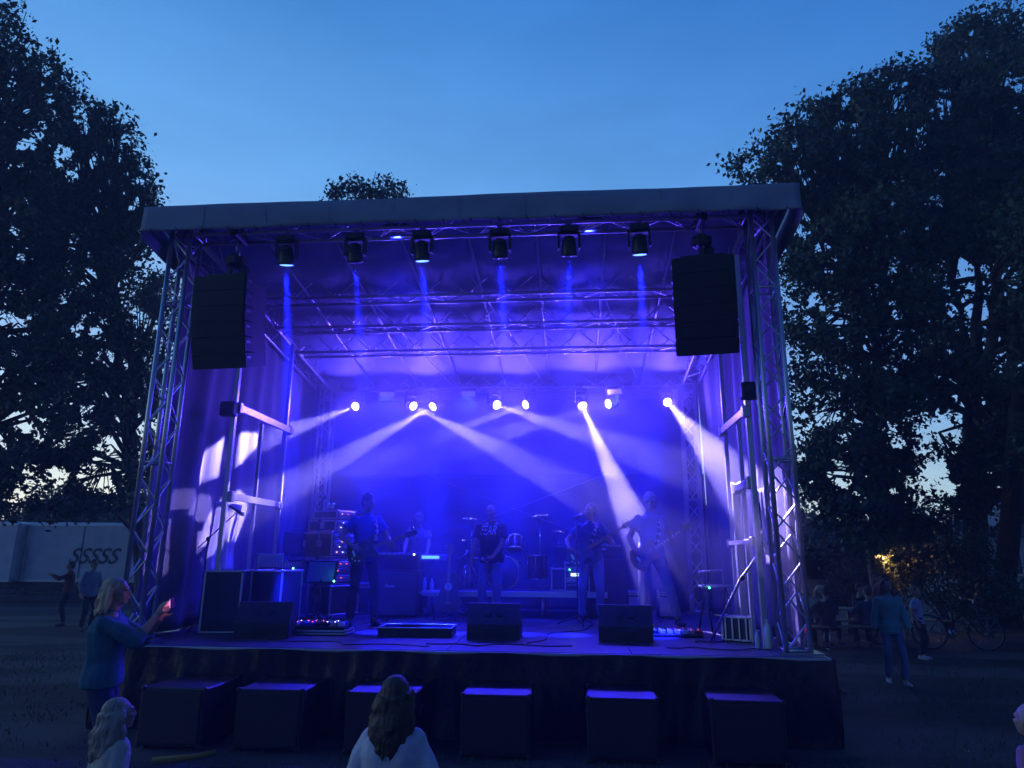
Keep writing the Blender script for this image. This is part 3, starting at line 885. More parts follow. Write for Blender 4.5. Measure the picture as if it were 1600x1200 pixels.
f.build('fader_bank', CHROME, mxr); led(mxr, (.24, -.245, .03), GN, .012, 14)
case('flight_case', 'upright case with a pale lit side and red reflections beside the mixing desk', 'flight case', ST(.28, 2.75, HS), RZ + .5, (.36, .5, .95), 'flight cases on the stage', latches=False, body=mat('pale_laminate', (.45, .45, .5), .3, var=.1))
def small_amp(name, label, loc, rz, w, d, h, cat='amplifier', group=None, logo=False, cloth=GRILL, panel=True, ledc=None):
    root = thing(name, label, cat, loc, rz, group)
    MB().box((0, 0, h / 2 + .01), (w, d, h), bev=.014).build('cabinet', SPKM, root)
    ph = h * .16 if panel else 0
    MB().box((0, -d / 2 - .003, (h - ph) / 2 + .01), (w - .06, .012, h - ph - .06), bev=.004).build('speaker_cloth', cloth, root)
    if panel:
        p = MB().box((0, -d / 2 - .004, h - ph / 2), (w - .05, .012, ph * .8), bev=.002).build('control_panel', STEEL, root)
        kn = MB()
        for j in range(7): kn.cyl((-w * .36 + j * w * .12, -d / 2 - .008, h - ph / 2), (-w * .36 + j * w * .12, -d / 2 - .026, h - ph / 2), .011, n=8)
        kn.build('knob_row', BLACKP, p)
        if ledc: led(root, (w * .4, -d / 2 - .014, h - ph / 2), ledc, .016, 20)
    MB().tube([(-.1, 0, h + .008), (-.09, 0, h + .035), (.09, 0, h + .035), (.1, 0, h + .008)], .008).build('handle', RUB, root)
    for sx in (-1, 1):
        MB().cyl((sx * (w / 2 - .05), -d / 2 + .05, 0), (sx * (w / 2 - .05), -d / 2 + .05, .014), .015).cyl((sx * (w / 2 - .05), d / 2 - .05, 0), (sx * (w / 2 - .05), d / 2 - .05, .014), .015).build('foot', RUB, root)
    if logo:
        MB().box((-w * .12, -d / 2 - .011, h * .66), (.16, .006, .03), bev=.002).box((-w * .12 - .05, -d / 2 - .011, h * .69), (.03, .006, .04)).build('nameplate', WHITEM, root)
    return root
small_amp('wedge_speaker', 'small black speaker box standing on the mixing desk table', ST(.62, 2.9, HS + .95), RZ, .32, .25, .34, 'speaker', panel=False)
# stool-like shelf that carries the speaker box
sh = thing('speaker_stand', 'thin stand carrying the small black speaker box', 'stand', ST(.62, 2.9, HS), RZ)
MB().box((0, 0, .94), (.3, .26, .016)).build('tray', BLACKM, sh)
MB().cyl((0, 0, .02), (0, 0, .932), .02).build('pole', BLACKM, sh)
MB().box((0, 0, .012), (.4, .4, .024), bev=.004).build('base', BLACKM, sh)

BLUCL = mat('pale_speaker_cloth', (.35, .35, .4), .7)
# amplifiers behind the left guitarist
small_amp('guitar_amp', 'lower speaker cabinet with a white nameplate behind the left guitarist', ST(2.05, 3.75, HS), RZ + .05, .74, .36, .72, group='guitar amplifiers on the stage', logo=True, panel=False, cloth=mat('amp_cloth', (.12, .12, .14), .8))
small_amp('guitar_amp', 'amplifier head with a bright lamp on the cabinet behind the left guitarist', ST(2.05, 3.75, HS + .735), RZ + .05, .70, .28, .26, group='guitar amplifiers on the stage', ledc=WH)
small_amp('guitar_amp', 'low combo amplifier beside the keyboard player near the backdrop', ST(1.4, 4.3, HS), RZ + .2, .6, .3, .5, group='guitar amplifiers on the stage')
small_amp('guitar_amp', 'blue lit combo amplifier left behind the right guitarist', ST(5.93, 4.15, HS), RZ, .30, .28, .42, group='guitar amplifiers on the stage', cloth=BLUCL, ledc=WH)
small_amp('guitar_amp', 'blue lit combo amplifier with a red light behind the right guitarist', ST(6.42, 4.15, HS), RZ, .30, .28, .42, group='guitar amplifiers on the stage', cloth=BLUCL, ledc=RD)
small_amp('bass_cabinet', 'tall dark bass speaker cabinet behind the bassist', ST(5.45, 4.25, HS), RZ, .62, .42, .92, 'bass cabinet', panel=False)
small_amp('bass_amp', 'bass amplifier head with a white label on the tall cabinet', ST(5.45, 4.25, HS + .935), RZ, .58, .36, .22, ledc=None, logo=True)
case('flight_case', 'low dark case on the floor left of the guitarist', 'flight case', ST(1.15, 4.35, HS), RZ - .1, (.8, .5, .42), 'flight cases on the stage')
case('flight_case', 'open mesh sided case stacked behind the rack stack', 'flight case', ST(.45, 4.5, HS), RZ + .1, (.9, .5, .6), 'flight cases on the stage')
pd = case('flight_case', 'flat pedal case lying open at the stage front left', 'flight case', PZ(492, 993, HS) + W * .16, RZ + .04, (.74, .34, .05), 'flight cases on the stage', latches=False)
def pedalboard(label, loc, rz, w, n, seed):
    root = thing('pedalboard', label, 'pedalboard', loc, rz, 'pedalboards on the stage')
    MB().box((0, 0, .02), (w, .3, .03), bev=.006).build('board', BLACKM, root)
    rnd = random.Random(seed)
    for i in range(n):
        for j in (0, 1):
            x = -w / 2 + w * (i + .5) / n; y = -.07 + .14 * j
            m = (STEEL, WHITEM, mat('pedal_red', (.5, .03, .02), .35), mat('pedal_blue', (.03, .08, .5), .35), BLACKP)[rnd.randrange(5)]
            p = MB().box((x, y, .058), (w / n * .75, .11, .045), bev=.006).build('pedal', m, root)
            MB().cyl((x, y - .03, .08), (x, y - .03, .094), .010).cyl((x - .015, y + .03, .08), (x - .015, y + .03, .098), .006).cyl((x + .015, y + .03, .08), (x + .015, y + .03, .098), .006).build('switch', CHROME, p)
            if rnd.random() < .6: led(root, (x, y + .045, .083), (RD, WH, GN)[rnd.randrange(3)], .005, 8)
    return root
pedalboard('pedalboard on the flat pedal case at the stage front left', pd.location + Vector((0, .02, .064)), RZ + .04, .66, 7, 1)
pedalboard('pedalboard with a red pedal in front of the right guitarist', PZ(1060, 996, HS) + W * .15, RZ - .03, .62, 7, 5)
fl = thing('case_tray', 'shallow open case tray with silver rims beside the middle monitor', 'case tray', PZ(645, 996, HS) + W * .28, RZ + .05)
ft = MB()
for sx in (-1, 1): ft.box((sx * .44, 0, .05), (.012, .5, .1), bev=.002)
for sy in (-1, 1): ft.box((0, sy * .25, .05), (.868, .012, .1), bev=.002)
ft.box((0, 0, .008), (.866, .486, .012)); ft.build('tray', CASEB, fl)
rm = MB()
for sx in (-1, 1): rm.box((sx * .44, 0, .104), (.022, .53, .012), bev=.002)
for sy in (-1, 1): rm.box((0, sy * .25, .1045), (.856, .022, .012), bev=.002)
rm.build('rim', ALU, fl)

# ================================================================== keyboard
def keyboard(loc, rz):
    st = thing('keyboard_stand', 'crossed keyboard stand behind the left guitarist', 'keyboard stand', loc, rz)
    for sy in (-.14, .14):
        MB().tube([(-.32, sy, .02), (.32, sy, .86)], .014).build('leg', BLACKM, st)
        MB().tube([(.32, sy * .8, .02), (-.32, sy * .8, .86)], .014).build('leg', BLACKM, st)
    MB().box((-.32, 0, .87), (.04, .36, .02)).box((.32, 0, .87), (.04, .36, .02)).build('rest_bar', BLACKM, st)
    k = thing('keyboard', 'long keyboard glowing pale blue in front of its player', 'keyboard', Vector(loc) + Vector((0, 0, .882)), rz)
    MB().box((0, 0, .045), (1.05, .32, .09), bev=.008).build('housing', mat('keyboard_shell', (.35, .4, .5), .3), k)
    kk = MB()
    for i in range(36): kk.box((-.49 + i * .028, .085, .097), (.024, .13, .012))
    kk.build('white_keys', WHITEM, k)
    kb = MB()
    for i in range(35):
        if i % 7 not in (2, 6): kb.box((-.476 + i * .028, .055, .106), (.013, .08, .012))
    kb.build('black_keys', BLACKP, k)
    MB().box((.28, -.162, .05), (.3, .006, .05)).build('display', mat('lit_display', (.1, .3, .8), .3, emit=(.15, .5, 1), estr=1.6), k)
    led(k, (.06, -.165, .03), RD, .014, 8)
keyboard(ST(2.2, 4.42, HS), RZ)

# ================================================================== drum riser and kit
ris = thing('drum_riser', 'low riser platform under the drum kit', 'platform', ST(3.95, 4.55, HS), RZ)
MB().box((0, 0, .36), (3.0, 1.4, .07), bev=.01).build('deck', DECKM, ris)
MB().box((0, -.712, .36), (3.02, .02, .09), bev=.004).build('edge_rail', ALU, ris)
for sx in (-1.4, -.47, .47, 1.4):
    for sy in (-.62, .62):
        MB().cyl((sx, sy, 0), (sx, sy, .325), .03).build('leg', ALU, ris)
RT = HS + .395
DRW = mat('drum_shell', (.08, .02, .02), .15, var=.2); SKIN = mat('drum_skin', (.12, .12, .13), .5); CYM = mat('cymbal_brass', (.7, .5, .2), .22, 1.0)
DK = thing('drum_kit', 'drum kit with two cymbals on the riser behind the singer', 'drum kit', ST(3.72, 4.6, RT), RZ)
def drum(name, c, r, h, axis, tilt=None):
    ax = Vector(axis).normalized()
    m = MB().lathe([(r * .98, -h / 2), (r, -h / 2 + .01), (r, h / 2 - .01), (r * .98, h / 2)], c, 28, ax).build(name, DRW, DK)
    for s in (-1, 1):
        MB().lathe([(r * 1.03, s * h / 2 - .012), (r * 1.03, s * h / 2 + .012), (r * .97, s * h / 2 + .012), (r * .97, s * h / 2 - .012)], c, 28, ax).build('hoop', CHROME, m)
        MB().lathe([(.0005, s * (h / 2 + .003)), (r * .96, s * (h / 2 + .003)), (r * .96, s * (h / 2 + .001)), (.0005, s * (h / 2 + .001))], c, 28, ax).build('skin', SKIN, m)
    q = ax.to_track_quat('Z', 'Y')
    for i in range(8):
        a = math.pi * i / 4
        p = Vector(c) + q @ Vector((r * 1.02 * math.cos(a), r * 1.02 * math.sin(a), 0))
        MB().cyl(p - ax * h * .45, p + ax * h * .45, .007, n=6).build('lug_rod', CHROME, m)
drum('bass_drum', (0, -.1, .29), .28, .42, (0, -1, 0))
drum('snare_drum', (-.42, .18, .6), .18, .15, (.05, 0, 1))
drum('rack_tom', (-.16, -.1, .78), .14, .2, (0, .35, 1))
drum('rack_tom', (.2, -.1, .78), .15, .22, (0, .35, 1))
drum('floor_tom', (.55, .12, .38), .2, .4, (0, 0, 1))
def tripod(x, y, z, h, top, parent, n='cymbal_stand', spread=.22):
    m = MB().cyl((x, y, z + .25), (x, y, h), .011, n=7)
    for k in range(3):
        a = k * 2.094 + .5
        m.tube([(x, y, z + .42), (x + spread * math.cos(a), y + spread * math.sin(a), z + .012)], .009)
        m.tube([(x, y, z + .24), (x + spread * .55 * math.cos(a), y + spread * .55 * math.sin(a), z + .2)], .006)
    m.lathe([(.012, h - .35), (.018, h - .34), (.018, h - .3), (.012, h - .29)], (x, y, 0), 8)
    return m.build(n, CHROME, parent)
for (x, y, h, r, tl) in ((-.6, .1, 1.22, .20, .08), (.62, .1, 1.28, .22, -.1), (-.72, .35, .85, .17, 0), (.95, .0, 1.0, .16, .1)):
    st_ = tripod(x, y, 0, h, None, DK)
    MB().lathe([(.0005, .028), (.03, .026), (.045, .012), (r, -.012), (r, -.015), (.045, .008), (.0005, .02)], (x, y, h), 28, (tl, -.08, 1)).build('cymbal', CYM, st_)
tripod(-.42, .18, 0, .5, None, DK, 'snare_stand', .18)
MB().lathe([(.0005, .5), (.15, .49), (.17, .44), (.15, .41), (.03, .4), (.03, .05), (.0005, .04)], (.1, .55, 0), 16).build('drum_throne', BLACKP, DK)
# boxes on the riser
case('flight_case', 'silver rimmed case on the riser right of the drum kit', 'flight case', ST(4.78, 4.35, RT), RZ, (.46, .4, .36), 'flight cases on the stage', latches=False)
small_amp('speaker_box', 'small black speaker box on the case right of the drum kit', ST(4.74, 4.35, RT + .385), RZ, .26, .26, .34, 'speaker', panel=False)
def litrack(root, w, d, z0, h):
    for k in range(4):
        zc = z0 + h * (.14 + .72 * (k + .5) / 4)
        u = MB().box((0, -d / 2 - .006, zc), (w - .05, .012, h * .17), bev=.002).build('rack_unit', (BLACKM, STEEL)[k % 2], root)
        kn = MB()
        for j in range(8): kn.cyl((-w / 2 + .06 + j * (w - .12) / 7, -d / 2 - .01, zc), (-w / 2 + .06 + j * (w - .12) / 7, -d / 2 - .03, zc), .01, n=7)
        kn.build('knob_row', CHROME, u)
    MB().box((-.02, -d / 2 - .014, z0 + h * .58), (w * .42, .006, h * .1)).build('lit_panel', mat('lit_meter', (.8, 1, .7), .4, emit=(.7, 1, .75), estr=2.2), root)
    led(root, (-w * .3, -d / 2 - .02, z0 + h * .75), GN, .01, 8); led(root, (w * .25, -d / 2 - .02, z0 + h * .4), WH, .008, 8)
case('amp_rack', 'rack case with a bright green white panel beside the bassist', 'rack case', ST(4.98, 4.02, RT - .0), RZ, (.40, .36, .46), 'rack cases in the stack', latches=False, face=litrack)
# side table with bottle at the left end of the riser
sd = thing('side_table', 'small low table at the left end of the drum riser', 'table', ST(2.42, 4.0, HS), RZ)
MB().box((0, 0, .36), (.55, .4, .03), bev=.005).build('table_top', mat('pale_top', (.4, .4, .45), .5), sd)
for sx in (-1, 1):
    for sy in (-1, 1): MB().cyl((sx * .24, sy * .17, 0), (sx * .24, sy * .17, .345), .013).build('leg', STEEL, sd)
BOT = mat('clear_bottle', (.6, .7, .75), .15)
def bottle(label, loc, s=1.0):
    r = thing('water_bottle', label, 'bottle', loc, 0, 'water bottles on the stage')
    MB().lathe([(.03 * s, 0), (.035 * s, .01 * s), (.033 * s, .07 * s), (.035 * s, .09 * s), (.034 * s, .15 * s), (.02 * s, .19 * s), (.013 * s, .205 * s), (.013 * s, .215 * s)], (0, 0, 0), 14).build('bottle_body', BOT, r)
    MB().lathe([(.016 * s, .212 * s), (.016 * s, .232 * s), (.0005, .233 * s)], (0, 0, 0), 12).build('bottle_cap', WHITEM, r)
bottle('water bottle on the low table left of the riser', ST(2.45, 3.98, HS + .377))
bottle('second water bottle on the low table beside the other', ST(2.56, 4.05, HS + .377), .9)
bottle('white plastic bottle by the foot of the right tower', ST(7.0, .22, HS), 1.3)
bottle('short clear bottle just left of the right tower foot', ST(6.9, .3, HS), .8)

# ================================================================== microphone stands
def mic_stand(label, loc, rz, h, boom=None, mic_dir=(0, 1, .3)):
    root = thing('microphone_stand', label, 'microphone stand', loc, rz, 'microphone stands')
    MB().cyl((0, 0, .1), (0, 0, h), .011, n=8).lathe([(.011, h * .55), (.018, h * .55 + .01), (.018, h * .55 + .06), (.011, h * .55 + .07)], (0, 0, 0), 10).build('pole', BLACKM, root)
    for k in range(3):
        a = k * 2.094 + .6
        MB().tube([(0, 0, .13), (.3 * math.cos(a), .3 * math.sin(a), .012)], .010).build('leg', BLACKM, root)
    tip = Vector((0, 0, h))
    if boom:
        b = Vector(boom); MB().tube([tip - b * .35, tip + b], .008).lathe([(.02, -.02), (.026, 0), (.02, .02)], tip, 10, (1, 0, 0)).build('boom', BLACKM, root)
        tip = tip + b
    d = Vector(mic_dir).normalized()
    m = thing('microphone', 'microphone on the ' + label[:58].replace('microphone stand', 'stand'), 'microphone', Vector(loc) + Matrix.Rotation(rz, 3, 'Z') @ tip, rz, 'microphones')
    MB().lathe([(.010, -.14), (.013, -.13), (.018, .03), (.02, .045)], (0, 0, 0), 12, d).build('handle', BLACKP, m)
    MB().lathe([(.02, .045), (.026, .06), (.026, .085), (.016, .103), (.001, .106)], (0, 0, 0), 12, d).build('head_basket', STEEL, m)
    return root
mic_stand('straight microphone stand in front of the bassist', PZ(903, 977, HS), RZ + .2, 1.50, boom=(.03, .05, .04), mic_dir=(.8, .6, .25))
mic_stand('boom stand leaning at the front left beside the flight cases', ST(.12, 1.15, HS), RZ, 1.15, boom=(.42, -.1, .35), mic_dir=(.7, 0, -.4))
mic_stand('dark boom stand in front of the rack stack', ST(1.22, 2.25, HS), RZ, 1.45, boom=(-.02, .02, .25), mic_dir=(-.5, .2, -.6))
mic_stand('boom stand between the drum riser and the singer', ST(3.1, 3.4, HS), RZ, .9, boom=(.1, .2, .1))
# music stand with a blue sheet
ms = thing('music_stand', 'folding music stand with a blue sheet left of the guitarist', 'music stand', ST(1.42, 1.9, HS), RZ + .5)
MB().cyl((0, 0, .12), (0, 0, .62), .012).build('pole', BLACKM, ms)
for k in range(3):
    a = k * 2.094; MB().tube([(0, 0, .2), (.28 * math.cos(a), .28 * math.sin(a), .012)], .009).build('leg', BLACKM, ms)
Rm = Matrix.Rotation(rad(28), 3, 'X')
MB().box((0, .03, .72), (.44, .014, .36), rot=Rm, bev=.003).build('desk', BLACKM, ms)
MB().box((0, .005, .725), (.36, .004, .3), rot=Rm).build('sheet', mat('blue_sheet', (.25, .3, .8), .5), ms)
led(ms, (.17, -.06, .60), GN, .012, 14)

# ================================================================== side frames of the roof lift
def side_frame(label, s, posts, bars, inward):
    root = thing('support_frame', label, 'metal frame', ST(0, 0, 0), RZ, 'aluminium frames at the stage sides')
    for (t, z0, z1, w) in posts:
        MB().box((s, t, (z0 + z1) / 2), (w, w, z1 - z0), bev=.004).build('post', ALU, root)
    for (t0, t1, z, w) in bars:
        MB().box((s - inward * .05, (t0 + t1) / 2, z), (.04, abs(t1 - t0), w), bev=.004).build('crossbar', ALU, root)
    for (t0, t1, z, w) in bars:
        for t in (t0, t1): MB().box((s - inward * .03, t, z), (.1, .09, w + .05), bev=.01).build('clamp', STEEL, root)
    return root
side_frame('aluminium post frame with two cross bars along the left curtain', .35,
           [(1.05, HS, 5.35, .06), (2.78, HS, 5.15, .06), (1.92, HS, 3.66, .045)], [(1.1, 2.85, 3.72, .10), (1.1, 2.7, 2.52, .09)], -1)
side_frame('aluminium post frame with cross bars along the right curtain', 6.98,
           [(.28, HS, 5.4, .065), (1.55, HS, 5.3, .05), (.78, HS, 3.5, .05), (1.2, HS, 2.7, .09)], [(.25, 1.55, 3.42, .09), (.3, .95, 2.6, .09), (.3, 1.5, 1.95, .05)], 1)
bxs = thing('junction_box', 'dark box fixed to the top of the left frame', 'box', ST(.30, .98, 3.68), RZ, 'dark boxes on the side frames')
MB().box((0, 0, 0), (.2, .14, .2), bev=.02).build('housing', RUB, bxs); MB().box((.0, -.075, .02), (.1, .02, .1), bev=.004).build('lid', BLACKM, bxs)
bx2 = copy_thing(bxs, ST(7.0, .22, 3.66), label='dark box fixed to the top of the right frame')
cl = thing('cloth_sheet', 'pale sheet of cloth hung in the left frame behind the mixing desk', 'cloth', ST(0, 0, 0), RZ)
wrinkle_sheet((.16, 1.15, 0), (.16, 1.9, 0), 1.55, 2.46, nx=60, nz=20, amp=.02, seed=21, freq=16).build('cloth', WHITEC, cl, solid=.003)
cp = thing('cloth_sheet', 'pale notice cloth with a dark loop hanging by the right tower', 'cloth', ST(0, 0, 0), RZ)
wrinkle_sheet((7.12, .30, 0), (7.12, .62, 0), 1.7, 2.55, nx=30, nz=16, amp=.012, seed=23, freq=14).build('cloth', WHITEC, cp, solid=.003)
lp = MB().tube([(7.06, .42 + .035 * math.sin(a), 2.1 + .28 * math.cos(a)) for a in [i * 2 * math.pi / 24 for i in range(25)]], .009); lp.build('loop', RUB, cp)
# trestle, diagonal pole and small case at the right
tr = thing('trestle', 'folding trestle with a pale frame at the right edge of the stage', 'trestle', ST(6.72, 1.55, HS), RZ + .3)
for sx in (-1, 1):
    MB().tube([(sx * .16, -.2, 0), (sx * .14, 0, .58)], .014).build('leg', BLACKM, tr)
    MB().tube([(sx * .16, .2, 0), (sx * .14, 0, .58)], .014).build('leg', BLACKM, tr)
MB().box((0, 0, .6), (.42, .12, .03), bev=.004).build('top_bar', ALU, tr)
MB().tube([(-.2, -.05, .62), (-.26, -.1, .78), (.06, -.1, .8), (.1, -.05, .62)], .012).build('back_loop', ALU, tr)
led(tr, (-.12, -.08, .58), GN, .01, 10)
dp = thing('boom_pole', 'long pale pole leaning up from the trestle to the right tower', 'pole', ST(6.55, .9, HS), RZ)
MB().tube([(-.02, .1, .0), (.3, -.25, .72), (.62, -.6, 1.22)], .016).build('tube', ALU, dp)
MB().lathe([(.018, 0), (.026, .01), (.026, .05), (.018, .06)], (.3, -.25, .70), 10, (.32, -.35, .55)).build('collar', BLACKM, dp)
sc_ = case('tool_case', 'small case with bright silver ribs on the floor by the right frame', 'tool case', ST(6.85, .95, HS), RZ - .5, (.34, .2, .27), None, latches=False)
rb = MB()
for i in range(4): rb.box((-.12 + i * .08, -.108, .147), (.02, .012, .26), bev=.003)
rb.build('rib', ALU, sc_)

# ================================================================== guitars
def outline_smooth(pts, n=5):
    out = []
    N = len(pts)
    for i in range(N):
        p0, p1, p2, p3 = [Vector((*pts[(i + k - 1) % N], 0)) for k in range(4)]
        for j in range(n):
            t = j / n
            q = .5 * ((2 * p1) + (-p0 + p2) * t + (2 * p0 - 5 * p1 + 4 * p2 - p3) * t * t + (-p0 + 3 * p1 - 3 * p2 + p3) * t ** 3)
            out.append((q.x, q.y))
    return out
def guitar(name, label, M, bodycol, kind='single', neckL=.47, scale=1.0, parent_rot=None, inlay=False, strap=None):
    """x = along the neck, z = across, y = thickness (front at -y); origin at the middle of the body"""
    root = thing(name, label, 'guitar' if name != 'bass_guitar' else 'bass guitar', (0, 0, 0), 0, None)
    root.matrix_world = M
    l, r, _s = M.decompose()[0], M.decompose()[1], M.decompose()[2]
    root.location = l; root.rotation_euler = r.to_euler()
    if kind == 'single': pts = [(.19, .05), (.17, .12), (.09, .15), (.0, .11), (-.1, .15), (-.2, .16), (-.26, .05), (-.26, -.06), (-.2, -.17), (-.1, -.16), (0, -.11), (.08, -.14), (.13, -.13), (.11, -.06), (.15, -.03)]
    elif kind == 'double': pts = [(.15, .04), (.2, .09), (.24, .15), (.18, .17), (.08, .14), (0, .11), (-.1, .15), (-.2, .15), (-.25, .04), (-.25, -.08), (-.17, -.17), (-.06, -.14), (.02, -.11), (.1, -.14), (.16, -.14), (.15, -.08), (.13, -.04)]
    else: pts = [(.24, .03), (.23, .1), (.15, .15), (.05, .12), (0, .11), (-.08, .15), (-.18, .19), (-.26, .12), (-.28, 0), (-.26, -.12), (-.18, -.19), (-.08, -.15), (0, -.11), (.05, -.12), (.15, -.15), (.23, -.1), (.24, -.03)]
    pts = outline_smooth([(x * scale, z * scale) for x, z in pts])
    th = (.022 if kind != 'acoustic' else .05)
    m = MB(); m.prism(pts, -th, th)
    body = m.build('body', bodycol, root)
    n0 = .12 * scale; n1 = n0 + neckL
    nk = MB(); nk.add([Vector(p) for p in ((n0, -th - .014, -.028), (n0, -th - .014, .028), (n0, -th + .012, .022), (n0, -th + .012, -.022),
                                         (n1, -th - .012, -.021), (n1, -th - .012, .021), (n1, -th + .01, .017), (n1, -th + .01, -.017))],
                      [(0, 1, 2, 3), (7, 6, 5, 4), (0, 4, 5, 1), (1, 5, 6, 2), (2, 6, 7, 3), (3, 7, 4, 0)])
    neck = nk.build('neck', WOODN, root)
    if inlay:
        il = MB()
        for k in range(9): il.box((n0 + .03 + k * neckL / 9.5, -th - .0155, 0), (.022, .003, .03))
        il.build('fret_inlay', WHITEM, neck)
    hd = MB(); hl = .17 if name != 'bass_guitar' else .2
    hd.prism([(n1, -.022), (n1 + .03, -.042), (n1 + hl, -.035), (n1 + hl, .03), (n1 + .03, .042), (n1, .022)], -th - .01, -th + .006)
    head = hd.build('headstock', BLACKP if kind != 'acoustic' else WOODN, root)
    tp = MB()
    for k in range(3 if name != 'bass_guitar' else 2):
        for sz in (-1, 1):
            x = n1 + .045 + k * (.045 if name != 'bass_guitar' else .07)
            tp.cyl((x, -th - .002, sz * .035), (x, -th - .002, sz * .066), .006, n=6); tp.ell((x, -th - .002, sz * .072), (.012, .006, .010), nu=8, nv=6)
    tp.build('tuning_pegs', CHROME, head)
    st = MB()
    for k in range(4 if name == 'bass_guitar' else 6):
        z = -.015 + .03 * k / 5
        st.cyl((-.15 * scale, -th - .02, z), (n1, -th - .017, z * .9), .0012, n=4, caps=False)
    st.build('strings', CHROME, root)
    br = MB().box((-.16 * scale, -th - .012, 0), (.03, .02, .09), bev=.003).build('bridge', CHROME if kind != 'acoustic' else WOODN, root)
    if kind != 'acoustic':
        for x in (-.08, .03): MB().box((x * scale, -th - .008, 0), (.04, .014, .085), bev=.003).build('pickup', BLACKP, root)
        for (x, z) in ((-.17, -.1), (-.12, -.12), (-.2, -.06)): MB().cyl((x * scale, -th, z * scale), (x * scale, -th - .02, z * scale), .012, n=10).build('knob', CHROME, root)
    else:
        MB().lathe([(.05, 0), (.062, -.003), (.062, -.006), (.05, -.006)], (.06, -th, 0), 20, (0, 1, 0)).build('rosette', WHITEM, root)
        MB().lathe([(.0005, -.001), (.049, -.001), (.049, -.004), (.0005, -.004)], (.06, -th, 0), 20, (0, 1, 0)).build('sound_hole', RUB, root)
    if strap:
        inv = M.inverted()
        sp = [inv @ Vector(p) for p in strap]
        ms_ = MB(); vs = []
        N = len(sp)
        for k in range(N):
            d = (sp[min(k + 1, N - 1)] - sp[max(0, k - 1)]).normalized()
            sd_ = d.cross(inv.to_3x3() @ strap_n[k]).normalized() * .028
            vs += [sp[k] - sd_, sp[k] + sd_]
        ms_.add(vs, [(2 * i, 2 * i + 1, 2 * i + 3, 2 * i + 2) for i in range(N - 1)], True)
        ms_.build('strap', STRAPM, root, solid=.004)
    return root
STRAPM = bpy.data.materials.new('strap_webbing'); STRAPM.use_nodes = True
_k = STRAPM.node_tree; _b = _k.nodes['Principled BSDF']; _c = _k.nodes.new('ShaderNodeTexChecker'); _c.inputs['Scale'].default_value = 14
_c.inputs['Color1'].default_value = (.02, .02, .02, 1); _c.inputs['Color2'].default_value = (.5, .5, .5, 1)
_t = _k.nodes.new('ShaderNodeTexCoord'); _k.links.new(_t.outputs['Object'], _c.inputs['Vector']); _k.links.new(_c.outputs[0], _b.inputs['Base Color'])
# acoustic guitar on its stand
def upright(loc, rz, lean=rad(8)):
    return Matrix.Translation(loc) @ Matrix.Rotation(rz, 4, 'Z') @ Matrix.Rotation(-lean, 4, 'X') @ Matrix.Rotation(rad(-90), 4, 'Y')
gs = ST(2.98, 3.3, HS)
guitar('acoustic_guitar', 'acoustic guitar standing upright on a floor stand left of the singer', upright(gs + Vector((0, 0, .42)), RZ), mat('guitar_top', (.07, .04, .025), .3, var=.15), 'acoustic', .42, 1.12)
g = thing('guitar_stand', 'low floor stand holding the acoustic guitar', 'guitar stand', gs, RZ)
MB().tube([(-.14, -.1, .1), (0, .1, .12), (.14, -.1, .1)], .012).build('cradle', BLACKM, g)
for a in ((-.2, -.16), (.2, -.16), (0, .26)): MB().tube([(0, .1, .3), (a[0], a[1], .012)], .010).build('leg', BLACKM, g)
MB().tube([(0, .1, .12), (0, .15, .6)], .010).build('pole', BLACKM, g)

# ================================================================== cables on the deck
CAB = mat('cable_rubber', (.01, .01, .012), .45)
rnd = random.Random(31)
for i, (a, b, lb) in enumerate((((3.3, .1), (4.9, .15), 'black cable lying along the stage edge by the middle monitor'), ((4.4, .3), (5.2, 2.7), 'black cable running back to the microphone stand'),
                     ((5.9, .1), (7.05, .1), 'black cable lying along the stage edge near the right tower'), ((6.3, .7), (6.9, 1.0), 'loose cable by the small ribbed case'),
                     ((1.9, 2.2), (2.2, 3.4), 'cable from the left guitarist back to the amplifier'), ((1.5, .1), (3.4, -.2), 'cable lying at the stage front by the open tray'),
                     ((6.2, 1.2), (6.2, 3.8), 'cable from the right pedalboard to the small amplifiers'))):
    pts = []
    for k in range(40):
        f = k / 39
        x = a[0] + (b[0] - a[0]) * f + .12 * math.sin(f * 9 + i) * math.sin(f * math.pi); y = a[1] + (b[1] - a[1]) * f + .1 * math.sin(f * 13 + i * 2) * math.sin(f * math.pi)
        pts.append(ST(x, max(-.3, y), HS + .008 + .002 * i))
    c = MB().tube(pts, .007, 6).build('cable', CAB); tag(c, lb, 'cable', 'cables on the stage floor')
